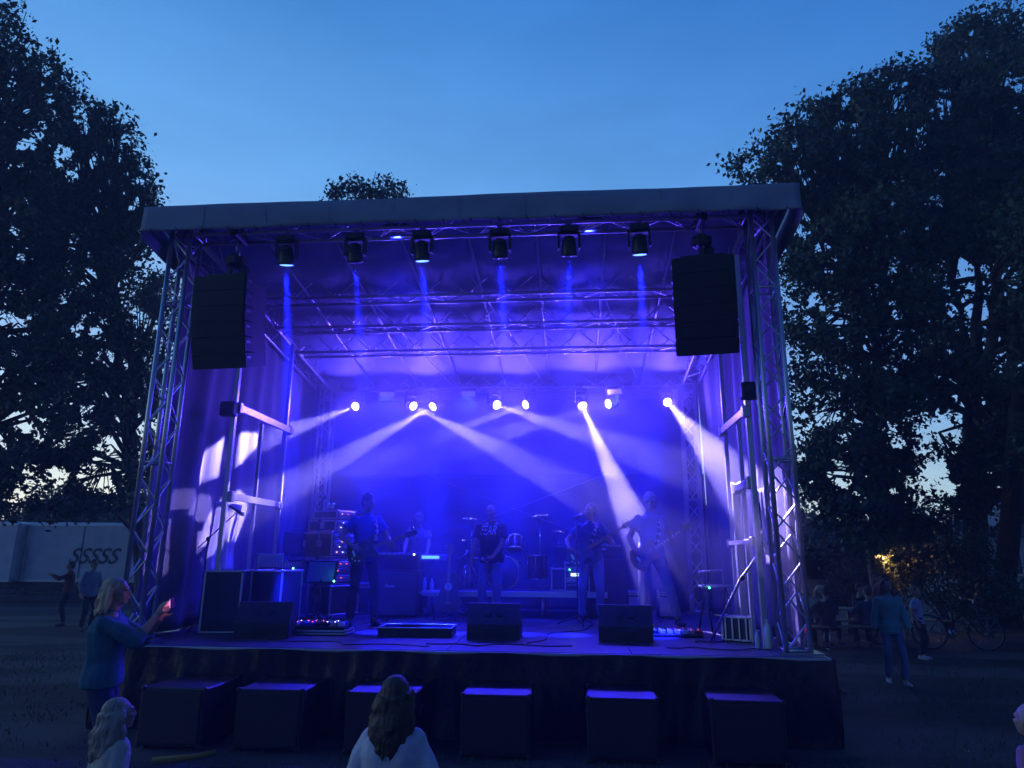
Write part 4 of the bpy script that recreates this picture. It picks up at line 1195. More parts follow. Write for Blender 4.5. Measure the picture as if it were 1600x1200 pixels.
# ================================================================== trees
LEAFA = mat('leaf_dark', (0.045, 0.07, 0.03), .6, var=.45, vscale=1.2)
LEAFB = mat('leaf_bush', (0.08, 0.11, 0.04), .6, var=.4, vscale=3)
BARK = mat('bark', (0.06, 0.05, 0.04), .9, bump=.8, bscale=12, var=.3)
def leaf_mesh(name, blobs, size, dens, seed, holes=(), parent=None, material=LEAFA, thin=.5, hfreq=1.9):
    """blobs: (centre, radius xyz); leaves gathered in sprays near the blob surface, none where the noise is low"""
    rng = np.random.default_rng(seed)
    P = []
    for (c, r) in blobs:
        r = np.array(r if isinstance(r, (tuple, list)) else (r, r, r)); c = np.array(tuple(c))
        area = (r[0] * r[1] * r[2]) ** (2 / 3)
        ns = max(3, int(dens * 3.5 * area / 9))                     # sprays
        d = rng.normal(size=(ns, 3)); d /= np.linalg.norm(d, axis=1)[:, None]
        rr = rng.random(ns) ** .45
        bump = 1 + .18 * np.sin(d @ rng.normal(size=3) * 4 + rng.random() * 6) + .15 * np.sin(d @ rng.normal(size=3) * 7)
        q = c + d * r * (rr * bump)[:, None]
        nl = 9
        off = rng.normal(0, size * 1.35, (ns, nl, 3)); off[:, :, 2] *= .55
        P.append((q[:, None, :] + off).reshape(-1, 3))
    P = np.concatenate(P)
    rs = np.random.default_rng(seed + 100)
    f = np.zeros(len(P))
    for fr, am in ((.55, 1.0), (1.1, .9), (2.3, .7), (4.6, .45)):
        for _ in range(3):
            k = rs.normal(size=3) * fr * hfreq; f += am * np.sin(P @ k + rs.random() * 6.3) / 1.8
    P = P[f > -thin * 2.2 + rng.normal(0, .15, len(P))]
    if holes:
        rh = random.Random(seed); hl = list(holes); Pm = P
        for (hc, hr) in holes:
            for _ in range(9):
                hl.append((Vector(hc) + Vector((rh.gauss(0, hr * 1.7), rh.gauss(0, hr), rh.gauss(0, hr * 1.5))), hr * rh.uniform(.15, .5)))
        for _ in range(160):
            q = Pm[rh.randrange(len(Pm))]; hl.append((Vector(q), rh.uniform(.05, .22)))
        holes = hl
    for (hc, hr) in holes:                                     # openings in the crown, seen against the sky
        hc = np.array(tuple(hc)); v = hc - np.array([0, 0, CAM_Z]); L = np.linalg.norm(v); v /= L
        w_ = P - np.array([0, 0, CAM_Z]); al = w_ @ v; perp = np.linalg.norm(w_ - al[:, None] * v, axis=1)
        ang = perp / np.maximum(al, .1)
        P = P[~((ang < hr / L * (.75 + .5 * rng.random(len(P)))) & (rng.random(len(P)) < .9))]
    N = len(P)
    a = rng.normal(size=(N, 3)); a /= np.linalg.norm(a, axis=1)[:, None]
    b = np.cross(a, rng.normal(size=(N, 3))); b /= np.linalg.norm(b, axis=1)[:, None]
    s = size * .86 * rng.uniform(.5, 1.3, N)[:, None]
    v = np.stack([P - a * s * .6, P + b * s * .36 - a * s * .05, P + a * s * .62, P - b * s * .34], 1)
    me = bpy.data.meshes.new(name); me.vertices.add(N * 4); me.vertices.foreach_set('co', v.ravel())
    me.loops.add(N * 4); me.loops.foreach_set('vertex_index', np.arange(N * 4)); me.polygons.add(N)
    me.polygons.foreach_set('loop_start', np.arange(N) * 4); me.update()
    me.materials.append(material)
    o = bpy.data.objects.new(name, me); COL.objects.link(o)
    if parent is not None: o.parent = parent; o.location = -Vector(parent.location)
    return o
def tree(name, label, base, blobs, trunk_r, size, dens, seed, top=None, holes=(), group='large trees around the field', fork=None, cat='tree', **kw):
    root = thing(name, label, cat, base, 0, group)
    rnd = random.Random(seed)
    base = Vector(base)
    cs = [Vector(c) for c, r in blobs]
    topz = max(c.z for c in cs); mean = sum(cs, Vector()) / len(cs)
    fork = Vector(fork) if fork else base + Vector(((mean.x - base.x) * .3, (mean.y - base.y) * .3, (topz - base.z) * .28))
    crown_top = top or Vector((mean.x, mean.y, topz * .82))
    tk = MB(); pts = []; rs = []
    for k in range(9):
        f = k / 8; p = base.lerp(fork, f); pts.append(p - base + Vector((.06 * math.sin(f * 5), .05 * math.cos(f * 4), 0))); rs.append(trunk_r * (1.25 - .45 * f + (.35 if k == 0 else 0)))
    tk.tube(pts, rs, 12)
    stems = []
    for k in range(3):
        e = crown_top + Vector((rnd.uniform(-1.2, 1.2), rnd.uniform(-1.5, 1.5), rnd.uniform(-3, -.8)))
        ps = [fork.lerp(e, j / 7) + Vector((rnd.uniform(-.2, .2), rnd.uniform(-.2, .2), 0)) * (j > 0) for j in range(8)]
        tk.tube([p - base for p in ps], [trunk_r * .62 * (1 - j / 7.5) + .02 for j in range(8)], 8); stems.append(ps)
    for c in cs:
        near_ = sorted((p for ps in stems for p in ps[:-1] if p.z < c.z + 1.2), key=lambda p: (p - c).length + rnd.uniform(0, 1.5)); best = near_[min(len(near_) - 1, rnd.randrange(3))] if near_ else fork.lerp(base, rnd.uniform(0, .5))
        mid = best.lerp(c, .5) + Vector((rnd.uniform(-.6, .6), rnd.uniform(-.6, .6), rnd.uniform(-.1, .7)))
        L = (c - best).length
        r0 = min(trunk_r * .4, .025 + .022 * L)
        tk.tube([p - base for p in (best, best.lerp(mid, .5), mid, c)], [r0, r0 * .8, r0 * .6, .015], 6)
        for _ in range(3):
            e = c + Vector((rnd.uniform(-.45, .45), rnd.uniform(-.45, .45), rnd.uniform(-.4, .3)))
            tk.tube([p - base for p in (mid, mid.lerp(e, .5) + Vector((0, 0, .12)), e)], [r0 * .4, r0 * .25, .008], 5)
    tk.build('trunk', BARK, root)
    leaf_mesh('crown', blobs, size, dens, seed, holes, root, **kw)
    return root
def inside(poly, x, y):
    c = False; j = len(poly) - 1
    for i in range(len(poly)):
        xi, yi = poly[i]; xj, yj = poly[j]
        if (yi > y) != (yj > y) and x < (xj - xi) * (y - yi) / (yj - yi) + xi: c = not c
        j = i
    return c
def crown_blobs(poly, D0, D1, n, r0, r1, seed, avoid=()):
    """lumps of foliage filling a crown of the given outline, each at its own distance"""
    rnd = random.Random(seed); out = []; xs = [p[0] for p in poly]; ys = [p[1] for p in poly]; tries = 0
    while len(out) < n and tries < 20000:
        tries += 1
        x = rnd.uniform(min(xs), max(xs)); y = rnd.uniform(min(ys), max(ys)); r = rnd.uniform(r0, r1)
        ok = all(inside(poly, x + r * .55 * math.cos(a), y + r * .55 * math.sin(a)) for a in (0, 1.05, 2.1, 3.14, 4.2, 5.25))
        if not ok: continue
        if any(math.hypot(x - ax, y - ay) < r * .35 + ar * .6 for ax, ay, ar in avoid): continue
        d = rnd.uniform(D0, D1); p = PY(x, y, d)
        if p.z < .6: continue
        out.append((p, tuple(r / FPX * (p - Vector((0, 0, CAM_Z))).length * k for k in (1.1, 1.2, .95))))
    return out
# edge lumps that give each crown its outline, then lumps inside
def edge(pts, d, rng_seed=1):
    rnd = random.Random(rng_seed); out = []
    for (x, y, r) in pts:
        p = PY(x, y, d + rnd.uniform(-1, 1)); out.append((p, tuple(r / FPX * (p - Vector((0, 0, CAM_Z))).length * k for k in (1, 1, .95))))
    return out
# right side
polyA = [(1225, 215), (1290, 160), (1345, 150), (1390, 120), (1430, 130), (1450, 300), (1440, 560), (1400, 860), (1245, 850), (1235, 420), (1225, 330)]
av2 = [(1480, 172, 14), (1470, 160, 10), (1590, 130, 14), (1505, 420, 18), (1530, 490, 16), (1555, 550, 26), (1578, 440, 18), (1505, 625, 14), (1460, 745, 26), (1480, 765, 14), (1570, 790, 22), (1470, 660, 13)]
av = [(1310, 498, 18), (1358, 545, 14), (1285, 655, 16), (1305, 745, 12), (1270, 800, 14)]
bA = edge([(1165, 262, 26), (1205, 225, 24), (1200, 262, 26), (1240, 205, 26), (1262, 180, 22), (1300, 172, 24), (1335, 150, 20), (1370, 138, 22), (1400, 124, 22), (1430, 128, 20), (1252, 300, 24), (1262, 400, 24)], 17.0, 2) + crown_blobs(polyA, 15.5, 20, 125, 24, 46, 3, av)
tree('broadleaf_tree', 'tall dark broadleaf tree rising directly right of the stage roof', PZ(1385, 955, 0), bA, .22, .15, 560, 11, holes=[(PY(x, y, 18), r / FPX * 18) for x, y, r in av + av2])
polyB = [(1430, 130), (1470, 75), (1520, 50), (1700, 30), (1760, 300), (1750, 800), (1500, 820), (1420, 700), (1425, 300)]
bB = edge([(1482, 76, 22), (1500, 55, 20), (1530, 40, 22), (1560, 36, 22), (1592, 42, 24), (1475, 120, 22), (1440, 150, 26), (1530, 100, 24), (1600, 210, 34), (1560, 190, 24)], 19.5, 3) + crown_blobs(polyB, 17.5, 23, 140, 26, 50, 5, av2)
tree('broadleaf_tree', 'tallest dark broadleaf tree at the right edge with a forked trunk', PZ(1520, 962, 0), bB, .34, .16, 540, 12, holes=[(PY(x, y, 20), r / FPX * 20) for x, y, r in av + av2], fork=PY(1522, 650, 20.5), top=PY(1530, 250, 20))
polyC = [(1560, 300), (1760, 260), (1800, 700), (1620, 780), (1590, 520)]
bC = crown_blobs(polyC, 12, 15, 34, 30, 50, 8)
tree('broadleaf_tree', 'leaning dark tree trunk and low crown cut by the right picture edge', PZ(1560, 975, 0), bC, .24, .13, 300, 13, fork=PY(1594, 640, 15.5), top=PY(1640, 330, 14))
# left side
avM = [(100, 238, 14), (125, 262, 8), (140, 435, 12), (120, 515, 12), (150, 520, 10), (125, 600, 10), (190, 690, 20), (150, 750, 20), (95, 743, 12), (170, 762, 16), (178, 710, 14), (215, 700, 10)]
polyL = [(-140, 60), (10, 30), (60, 90), (85, 150), (110, 240), (120, 400), (110, 800), (-140, 790)]
avL = [(28, 175, 10), (25, 512, 22), (15, 655, 16), (40, 665, 12), (80, 740, 10), (5, 180, 9)]
bL = edge([(8, 30, 24), (32, 44, 20), (50, 72, 20), (70, 100, 18), (80, 130, 20), (92, 165, 18), (84, 150, 22), (40, 120, 24), (10, 90, 30)], 15.5, 4) + crown_blobs(polyL, 14, 19, 115, 24, 46, 15, avL)
tree('broadleaf_tree', 'tall dark tree cut by the left picture edge', PZ(-75, 985, 0), bL, .2, .14, 520, 14, holes=[(PY(x, y, 16.5), r / FPX * 16.5) for x, y, r in avL + avM])
polyM = [(85, 190), (150, 170), (185, 185), (205, 215), (225, 290), (218, 350), (205, 420), (215, 560), (215, 805), (60, 800), (70, 300)]
avM = [(100, 238, 14), (125, 262, 8), (140, 435, 12), (120, 515, 12), (150, 520, 10), (125, 600, 10), (190, 690, 20), (150, 750, 17), (95, 743, 12), (170, 762, 14), (178, 710, 12)]
bM = edge([(160, 168, 16), (176, 182, 15), (150, 185, 20), (190, 205, 14), (200, 225, 14), (208, 268, 16), (222, 290, 14), (225, 315, 14), (214, 330, 18), (200, 372, 16), (180, 400, 20), (130, 190, 20), (205, 395, 12)], 17.5, 5) + crown_blobs(polyM, 16, 21, 105, 20, 38, 16, avM)
tree('broadleaf_tree', 'broad dark tree left of the stage with sunset light under its crown', PZ(222, 962, 0), bM, .2, .14, 600, 15, holes=[(PY(x, y, 18.5), r / FPX * 18.5) for x, y, r in avL + avM])
bN = edge([(232, 445, 16), (250, 438, 14), (262, 446, 14), (240, 470, 20), (225, 465, 18), (255, 480, 20), (235, 540, 24), (250, 590, 26), (240, 640, 24), (250, 700, 24), (235, 745, 22), (245, 800, 22), (225, 830, 20), (270, 520, 20)], 24, 6)
tree('broadleaf_tree', 'lower dark tree just behind the front left tower', PZ(252, 930, 0), bN, .2, .16, 620, 16)
bT = edge([(530, 300, 14), (545, 292, 12), (562, 290, 12), (580, 298, 13), (598, 296, 10), (605, 284, 9), (618, 298, 12), (626, 306, 9), (520, 308, 9), (570, 310, 16), (600, 312, 16), (560, 360, 40), (600, 370, 40)], 21, 7)
tree('broadleaf_tree', 'tree top showing above the stage roof', PZ(575, 930, 0), bT, .22, .13, 700, 17, thin=.75)
# far dark wood behind everything
def far_wood():
    rng = np.random.default_rng(9); bl = []
    for i in range(130):
        x = -52 + i * .84 + rng.uniform(-.5, .5); y = 44 + 4 * math.sin(i * .3) + rng.uniform(-2, 2)
        for z in (.9, 2.2, 3.3):
            bl.append((Vector((x, y, z + rng.uniform(-.2, .5) + (.5 * math.sin(i * .5)))), (1.6, 1.4, 1.5)))
    o = leaf_mesh('far_wood', bl, .34, 60, 33, thin=2.0)
    tag(o, 'low dark wood closing the far side of the field', 'wood', kind='stuff')
far_wood()

def bush(label, c, r, seed, material=LEAFB, size=.07, dens=700):
    root = thing('bush', label, 'bush', (c.x, c.y, 0), 0, 'bushes behind the field')
    bl = []; rnd = random.Random(seed)
    for i in range(9): bl.append((c + Vector((rnd.gauss(0, r * .45), rnd.gauss(0, r * .3), rnd.uniform(-.5, .5) * r)), (r * .55, r * .5, r * .5)))
    st_ = MB()
    for b_, _ in bl: st_.tube([(rnd.uniform(-.1, .1), rnd.uniform(-.1, .1), 0), (b_ - Vector((c.x, c.y, 0))) * .6, b_ - Vector((c.x, c.y, 0))], [.03, .02, .008], 5)
    st_.build('stem', BARK, root)
    leaf_mesh('foliage', bl, size, dens, seed, (), root, material, thin=1.2)
hd = thing('hedge', 'dark hedge behind the pale trailers on the left', 'hedge', (-20, 33, 0), 0)
leaf_mesh('foliage', [(Vector((-32 + i * .95, 33 + (i % 3) * .4, z)), (1.1, 1.0, 1.1)) for i in range(26) for z in (1.0, 2.3)], .2, 260, 51, (), hd, LEAFA, thin=1.6)
MB().tube([(-12, 0, 0), (-12, 0, 3)], .08).tube([(4, .3, 0), (4, .3, 3)], .08).build('stem', BARK, hd)
bush('bush lit warm by the lamp beside the leaning post', PY(1368, 880, 18.6), 1.0, 41)
bush('lower bush left of the leaning post behind the seated people', PY(1325, 905, 18.2), .7, 42)
bush('dark bush low under the large right tree', PY(1470, 860, 19.5), 1.7, 43, LEAFA, .1, 500)
bush('dark bush at the foot of the right trees before the house', PY(1530, 900, 17.5), 1.2, 44, LEAFA, .1, 500)
bush('dark bush behind the trailer on the left', PY(60, 815, 33), 2.4, 45, LEAFA, .18, 220)
bush('dark bush between the trailer and the left truss tower', PY(200, 830, 33), 2.4, 46, LEAFA, .18, 220)
# ================================================================== people
V = Vector
SKINM = mat('skin', (.42, .26, .19), .55, spec=.4, bump=.15, bscale=60)
EYEM = mat('eye', (.04, .03, .03), .2); LIPM = mat('lips', (.35, .14, .12), .5)
def cloth(name, col, bump=.5, sc=14): return mat(name, col, .85, bump=bump, bscale=sc, var=.15, vscale=8)
def remesh(mb, name, material, parent, voxel=.011, smooth=3, extra=None):
    me = bpy.data.meshes.new(name); me.from_pydata([tuple(p) for p in mb.v], [], mb.f)
    bm = bmesh.new(); bm.from_mesh(me); bmesh.ops.recalc_face_normals(bm, faces=bm.faces[:]); bm.to_mesh(me); bm.free()
    o = bpy.data.objects.new(name, me); COL.objects.link(o)
    r = o.modifiers.new('r', 'REMESH'); r.mode = 'VOXEL'; r.voxel_size = voxel; r.use_smooth_shade = True
    if smooth:
        s = o.modifiers.new('s', 'SMOOTH'); s.factor = .5; s.iterations = smooth
    bpy.context.view_layer.update()
    dg = bpy.context.evaluated_depsgraph_get()
    nm = bpy.data.meshes.new_from_object(o.evaluated_get(dg))
    o.modifiers.clear(); o.data = nm; bpy.data.meshes.remove(me); nm.name = name
    nm.materials.clear(); nm.materials.append(material)
    if extra is not None:                                    # folds: push the surface in and out a little
        n = len(nm.vertices); co = np.empty(n * 3); nm.vertices.foreach_get('co', co); no = np.empty(n * 3); nm.vertices.foreach_get('normal', no)
        co = co.reshape(-1, 3); no = no.reshape(-1, 3); rs = np.random.default_rng(extra[1]); f = np.zeros(n)
        for fr in (16, 27, 41):
            k = rs.normal(size=3) * fr * np.array([.8, .8, .5]); f += np.sin(co @ k + 1.5 * np.sin(co @ (rs.normal(size=3) * 6)) + rs.random() * 6)
        co += no * (f * extra[0] / 2)[:, None]; nm.vertices.foreach_set('co', co.ravel()); nm.update()
    nm.polygons.foreach_set('use_smooth', [True] * len(nm.polygons))
    o.parent = parent
    return o
def limb(mb, a, b, ra, rb, n=12):
    mb.cyl(a, b, ra, rb, n=n); mb.ell(a, ra * 1.0, nu=10, nv=8); mb.ell(b, rb * 1.0, nu=10, nv=8)
def ik(a, w, l1, l2, pole):
    d = w - a; L = min(d.length, (l1 + l2) * .995); dn = d.normalized()
    x = (l1 * l1 - l2 * l2 + L * L) / (2 * L); h = math.sqrt(max(0, l1 * l1 - x * x))
    p = (pole - dn * pole.dot(dn)).normalized()
    return a + dn * x + p * h, a + dn * L
def torso(mb, rings, side, inflate=0.0):
    """rings: (centre, rx, ry, up)"""
    n = 20; vs = []
    for (c, rx, ry, up) in rings:
        up = V(up).normalized(); sx = (side - up * side.dot(up)).normalized(); fy = up.cross(sx)
        for i in range(n):
            a = 2 * math.pi * i / n
            cx, cyy = math.cos(a), math.sin(a)
            e = .85
            vs.append(V(c) + sx * (rx + inflate) * math.copysign(abs(cx) ** e, cx) + fy * (ry + inflate) * math.copysign(abs(cyy) ** e, cyy))
    N = len(rings)
    fs = [(k * n + i, k * n + (i + 1) % n, (k + 1) * n + (i + 1) % n, (k + 1) * n + i) for k in range(N - 1) for i in range(n)]
    fs += [tuple(reversed(range(n))), tuple((N - 1) * n + i for i in range(n))]
    mb.add(vs, fs)
def hand(mb, w, d, nrm, thumb, curl=.4, s=1.0, spread=1.0):
    """palm and five fingers: d along the fingers, nrm = the way the palm faces, thumb = +1/-1 side of d x nrm"""
    d = d.normalized(); nrm = (nrm - d * nrm.dot(d)).normalized(); lat = d.cross(nrm) * thumb
    R = Matrix((lat, d, nrm)).transposed()
    mb.ell(w + d * .045 * s, (.040 * s, .052 * s, .017 * s), rot=R, nu=12, nv=8)
    mb.ell(w + d * .065 * s, (.041 * s, .03 * s, .014 * s), rot=R, nu=12, nv=8)
    limb(mb, w - d * .01, w + d * .03 * s, .026 * s, .024 * s)
    for i, (o, L) in enumerate(((.030, .92), (.010, 1.0), (-.010, .95), (-.029, .76))):
        p = w + d * (.088 - .004 * abs(i - 1)) * s + lat * o * s
        dd = (d + lat * o * 3.5 * spread).normalized(); c = curl + .1 * (i - 1.5) * .4
        for j, (l, a) in enumerate(((.042, .7), (.027, 1.0), (.021, .8))):
            ang = c * a * 1.15
            ax = dd.cross(nrm).normalized(); dd2 = (dd * math.cos(ang) + nrm * math.sin(ang)).normalized()
            nrm_ = (nrm * math.cos(ang) - dd * math.sin(ang)).normalized()
            q = p + dd2 * l * L * s
            r0 = (.0095 - .0008 * j) * s
            limb(mb, p, q, r0, r0 - .0006, 8)
            p, dd = q, dd2
            if j == 0: nsave = nrm
            nrm = nrm_
        nrm = nsave
    p = w + d * .022 * s + lat * .032 * s; td = (d * .62 + lat * .62 + nrm * .45).normalized()
    q = p + td * .042 * s; limb(mb, p, q, .0125 * s, .0105 * s, 8)
    td = (td + d * .35 * (1 - curl * .5) + nrm * curl * .6).normalized(); limb(mb, q, q + td * .032 * s, .0105 * s, .0085 * s, 8)
def person(label, loc, rz, h=1.78, lean=(0, 0), twist=0.0, head=(0, 0, 0), arms=None, legs=None, hands=None, clothes=None, hair='short', haircol=(.08, .05, .03),
           build_=1.0, seated=False, child=False, voxel=.011, group=None, name='person', skin=None, headk=1.0, folds=.006):
    """local frame: faces -y, z up, scaled from a 1.78 m figure; head = (turn, nod, tilt) in degrees; arms: wrist targets + poles"""
    k = h / 1.78; root = thing(name, label, 'person', loc, rz, group); seed = abs(hash(label)) % 1000 if False else sum(map(ord, label)) % 1000
    hk = headk * (1.0 if not child else 1.22)
    pel = V((0, 0, .95)) if not seated else V((0, 0, .50))
    up = V((lean[0], -lean[1], 1)).normalized(); side = Matrix.Rotation(rad(twist), 3, 'Z') @ V((1, 0, 0))
    fw = up.cross(side).normalized() * -1                        # forward (towards -y)
    B = build_
    waist = pel + up * .14; chest = pel + up * .34; shl = pel + up * .48; nk = pel + up * .545; hd = pel + up * .66 + fw * .015
    sh = {s: shl + side * ((.168 if not child else .148) * (B * .5 + .5)) * s - up * .035 for s in (-1, 1)}
    L1, L2 = .285, .255
    W_ = {}; E_ = {}
    for s in (-1, 1):
        a = (arms or {}).get(s)
        if a is None: wt = sh[s] + side * .06 * s + V((0, -.06, -.50)); pole = V((s * .5, 1, 0))
        else: wt, pole = V(a[0]) / k, V(a[1])
        E_[s], W_[s] = ik(sh[s], wt, L1, L2, pole)
    H_ = {}; K_ = {}; A_ = {}
    for s in (-1, 1):
        H_[s] = pel + side * .09 * s - V((0, 0, .02)); 
        if seated: K_[s] = H_[s] + V((s * .05, -.42, .0)); A_[s] = V((K_[s].x, K_[s].y + .05, .09))
        else:
            ft = (legs or {}).get(s, (s * .11, 0)); A_[s] = V((ft[0], ft[1], .09 + (ft[2] if len(ft) > 2 else 0)))
            K_[s], A2 = ik(H_[s], A_[s], .44, .43, V((s * .15, -1, 0))); A_[s] = A2
    # ---- body: one continuous skin
    mb = MB(); S = lambda v: V(v) * k
    rings = [(pel - V((0, 0, .10)), .09 * B, .08 * B, up), (pel - V((0, 0, .03)), .155 * B, .105 * B, up), (pel + up * .05, .158 * B, .108 * B, up), (waist, .135 * B, .098 * B, up), (chest - up * .06, .155 * B, .108 * B, up),
             (chest + up * .04, .172 * B, .112 * B, up), (shl - up * .02, .150, .092, up), (shl + up * .02, .105, .07, up), (nk - up * .01, .062, .058, up)]
    sc = lambda rs, inf: [(V(c) * k, (rx + inf) * k, (ry + inf) * k, u) for c, rx, ry, u in rs]
    torso(mb, sc(rings, 0), side)
    T = head; Rh = Matrix.Rotation(rad(T[0]), 3, 'Z') @ Matrix.Rotation(rad(T[1]), 3, 'X') @ Matrix.Rotation(rad(T[2]), 3, 'Y')
    neck_top = nk + up * .05
    limb(mb, S(nk - up * .03), S(hd - up * .03 + fw * .005), .054 * k * (1.1 if not child else .8), .050 * k)
    hc = hd + Rh @ V((0, -.012, .03))
    HD = lambda x, y, z: (hc + Rh @ V((x, y, z)) * hk) * k
    hs = k * hk
    mb.ell(HD(0, .012, .03), (.074 * hs, .094 * hs, .086 * hs), rot=Rh, nu=18, nv=12)
    mb.ell(HD(0, -.03, -.035), (.058 * hs, .062 * hs, .078 * hs), rot=Rh, nu=16, nv=10)
    mb.ell(HD(0, -.066, -.088), (.026 * hs, .022 * hs, .020 * hs), rot=Rh)
    mb.ell(HD(0, -.078, .026), (.052 * hs, .02 * hs, .013 * hs), rot=Rh)
    mb.cyl(HD(0, -.086, .018), HD(0, -.108, -.028), .008 * hs, .015 * hs, n=8); mb.ell(HD(0, -.104, -.03), (.016 * hs, .013 * hs, .011 * hs), rot=Rh)
    mb.ell(HD(0, -.088, -.056), (.024 * hs, .011 * hs, .010 * hs), rot=Rh)
    for s in (-1, 1):
        mb.ell(HD(s * .045, -.066, -.018), (.022 * hs, .018 * hs, .018 * hs), rot=Rh)
        mb.ell(HD(s * .076, .008, -.002), (.009 * hs, .020 * hs, .031 * hs), rot=Rh)
    fat = B ** .5
    for s in (-1, 1):
        mb.ell(S(sh[s]), .052 * k * fat)
        limb(mb, S(sh[s]), S(E_[s]), .048 * k * fat, .040 * k)
        limb(mb, S(E_[s]), S(E_[s].lerp(W_[s], .3)), .040 * k, .042 * k); limb(mb, S(E_[s].lerp(W_[s], .3)), S(W_[s]), .042 * k, .027 * k)
        hn = (hands or {}).get(s); fa = (W_[s] - E_[s]).normalized()
        if hn is None: dd, nn, cu = fa, V((-s, 0, 0)), .35
        else: dd, nn, cu = V(hn[0]), V(hn[1]), hn[2]
        dcr = dd.normalized().cross(nn.normalized())
        th = hn[3] if hn and len(hn) > 3 else (1 if dcr.dot(V((0, -1, .4))) > 0 else -1)
        hand(mb, S(W_[s]), dd, nn, th, cu, k * (1.0 if not child else .95))
        limb(mb, S(H_[s]), S(K_[s]), .082 * k * fat, .055 * k); limb(mb, S(K_[s]), S(K_[s].lerp(A_[s], .35)), .052 * k, .056 * k); limb(mb, S(K_[s].lerp(A_[s], .35)), S(A_[s]), .056 * k, .036 * k)
        tf = (V((s * .15, -1, 0))).normalized() if not (legs and s in legs and len(legs[s]) > 3) else V(legs[s][3])
        foot = A_[s] - V((0, 0, .06)); limb(mb, S(foot + V((0, .03, 0))), S(foot + tf * .15 - V((0, 0, .005))), .034 * k, .026 * k)
    body = remesh(mb, 'body', skin or SKINM, root, voxel, 2)
    for s in (-1, 1):
        MB().ell(HD(s * .030, -.084, .004), (.011 * hs, .006 * hs, .006 * hs), rot=Rh, nu=8, nv=6).build('eye', EYEM, root)
    MB().ell(HD(0, -.0975, -.056), (.021 * hs, .004 * hs, .006 * hs), rot=Rh, nu=10, nv=6).build('lips', LIPM, root)
    # ---- clothes
    c = clothes or {}
    if 'top' in c:
        m, sleeve, hem = c['top'][:3]; loose = c['top'][3] if len(c['top']) > 3 else .016
        q = MB(); i = loose
        bot = (pel - up * hem, .158 * B, .108 * B, up)
        rs = [bot] + ([(pel - V((0, 0, .0)), .162 * B, .112 * B, up)] if hem > .02 else []) + rings[2:8]
        rr = sc(rs, i); torso(q, rr[:-1] + [(rr[-1][0], rr[-1][1] - .02 * k, rr[-1][2] - .005 * k, up)], side)
        q.cyl(S(nk - up * .05), S(nk + up * .004), .078 * k, .067 * k, n=14)
        for s in (-1, 1):
            q.ell(S(sh[s]), (.050 * fat + i * .8) * k)
            if sleeve <= 1: e = sh[s].lerp(E_[s], sleeve); q.cyl(S(sh[s]), S(e), (.048 * fat + i * .8) * k, (.050 + i * 1.2) * k, n=14)
            else:
                limb(q, S(sh[s]), S(E_[s]), (.048 * fat + i * .8) * k, (.044 + i) * k); e = E_[s].lerp(W_[s], sleeve - 1)
                q.cyl(S(E_[s]), S(e), (.044 + i) * k, (.030 + i) * k, n=14)
        remesh(q, c['top'][4] if len(c['top']) > 4 else 'shirt', m, root, voxel, 2, (folds * k, seed))
    if 'legs' in c:
        m, ln = c['legs'][:2]; i = .014; q = MB()
        wst = (pel + up * .09, .15 * B, .104 * B, up)
        torso(q, sc([rings[0], rings[1], rings[2], wst], i), side)
        for s in (-1, 1):
            limb(q, S(H_[s]), S(K_[s]), (.084 * fat + i) * k, (.056 + i) * k)
            e = K_[s].lerp(A_[s], ln); q.cyl(S(K_[s]), S(e), (.056 + i) * k, (.046 + i * .8) * k if ln > .5 else .064 * k, n=14)
        remesh(q, 'trousers' if ln > .5 else 'shorts', m, root, voxel, 2, (folds * k, seed + 5))
    if 'shoes' in c:
        for s in (-1, 1):
            q = MB(); tf = (V((s * .15, -1, 0))).normalized()
            f = A_[s] - V((0, 0, .05)); limb(q, S(f + V((0, .035, -.002))), S(f + tf * .10 - V((0, 0, .008))), .042 * k, .038 * k); limb(q, S(f + tf * .1 - V((0, 0, .008))), S(f + tf * .17 - V((0, 0, .012))), .038 * k, .028 * k)
            q.cyl(S(f + V((0, .01, 0))), S(A_[s] + V((0, .01, .01))), .044 * k, .042 * k, n=12)
            remesh(q, 'shoe', c['shoes'], root, voxel, 2)
    # ---- hair
    hm = mat('hair_%d' % (sum(int(x * 1000) for x in haircol)), haircol, .5, bump=.9, bscale=70, stretch=(1, 1, .25), var=.35, vscale=25)
    rnd = random.Random(seed)
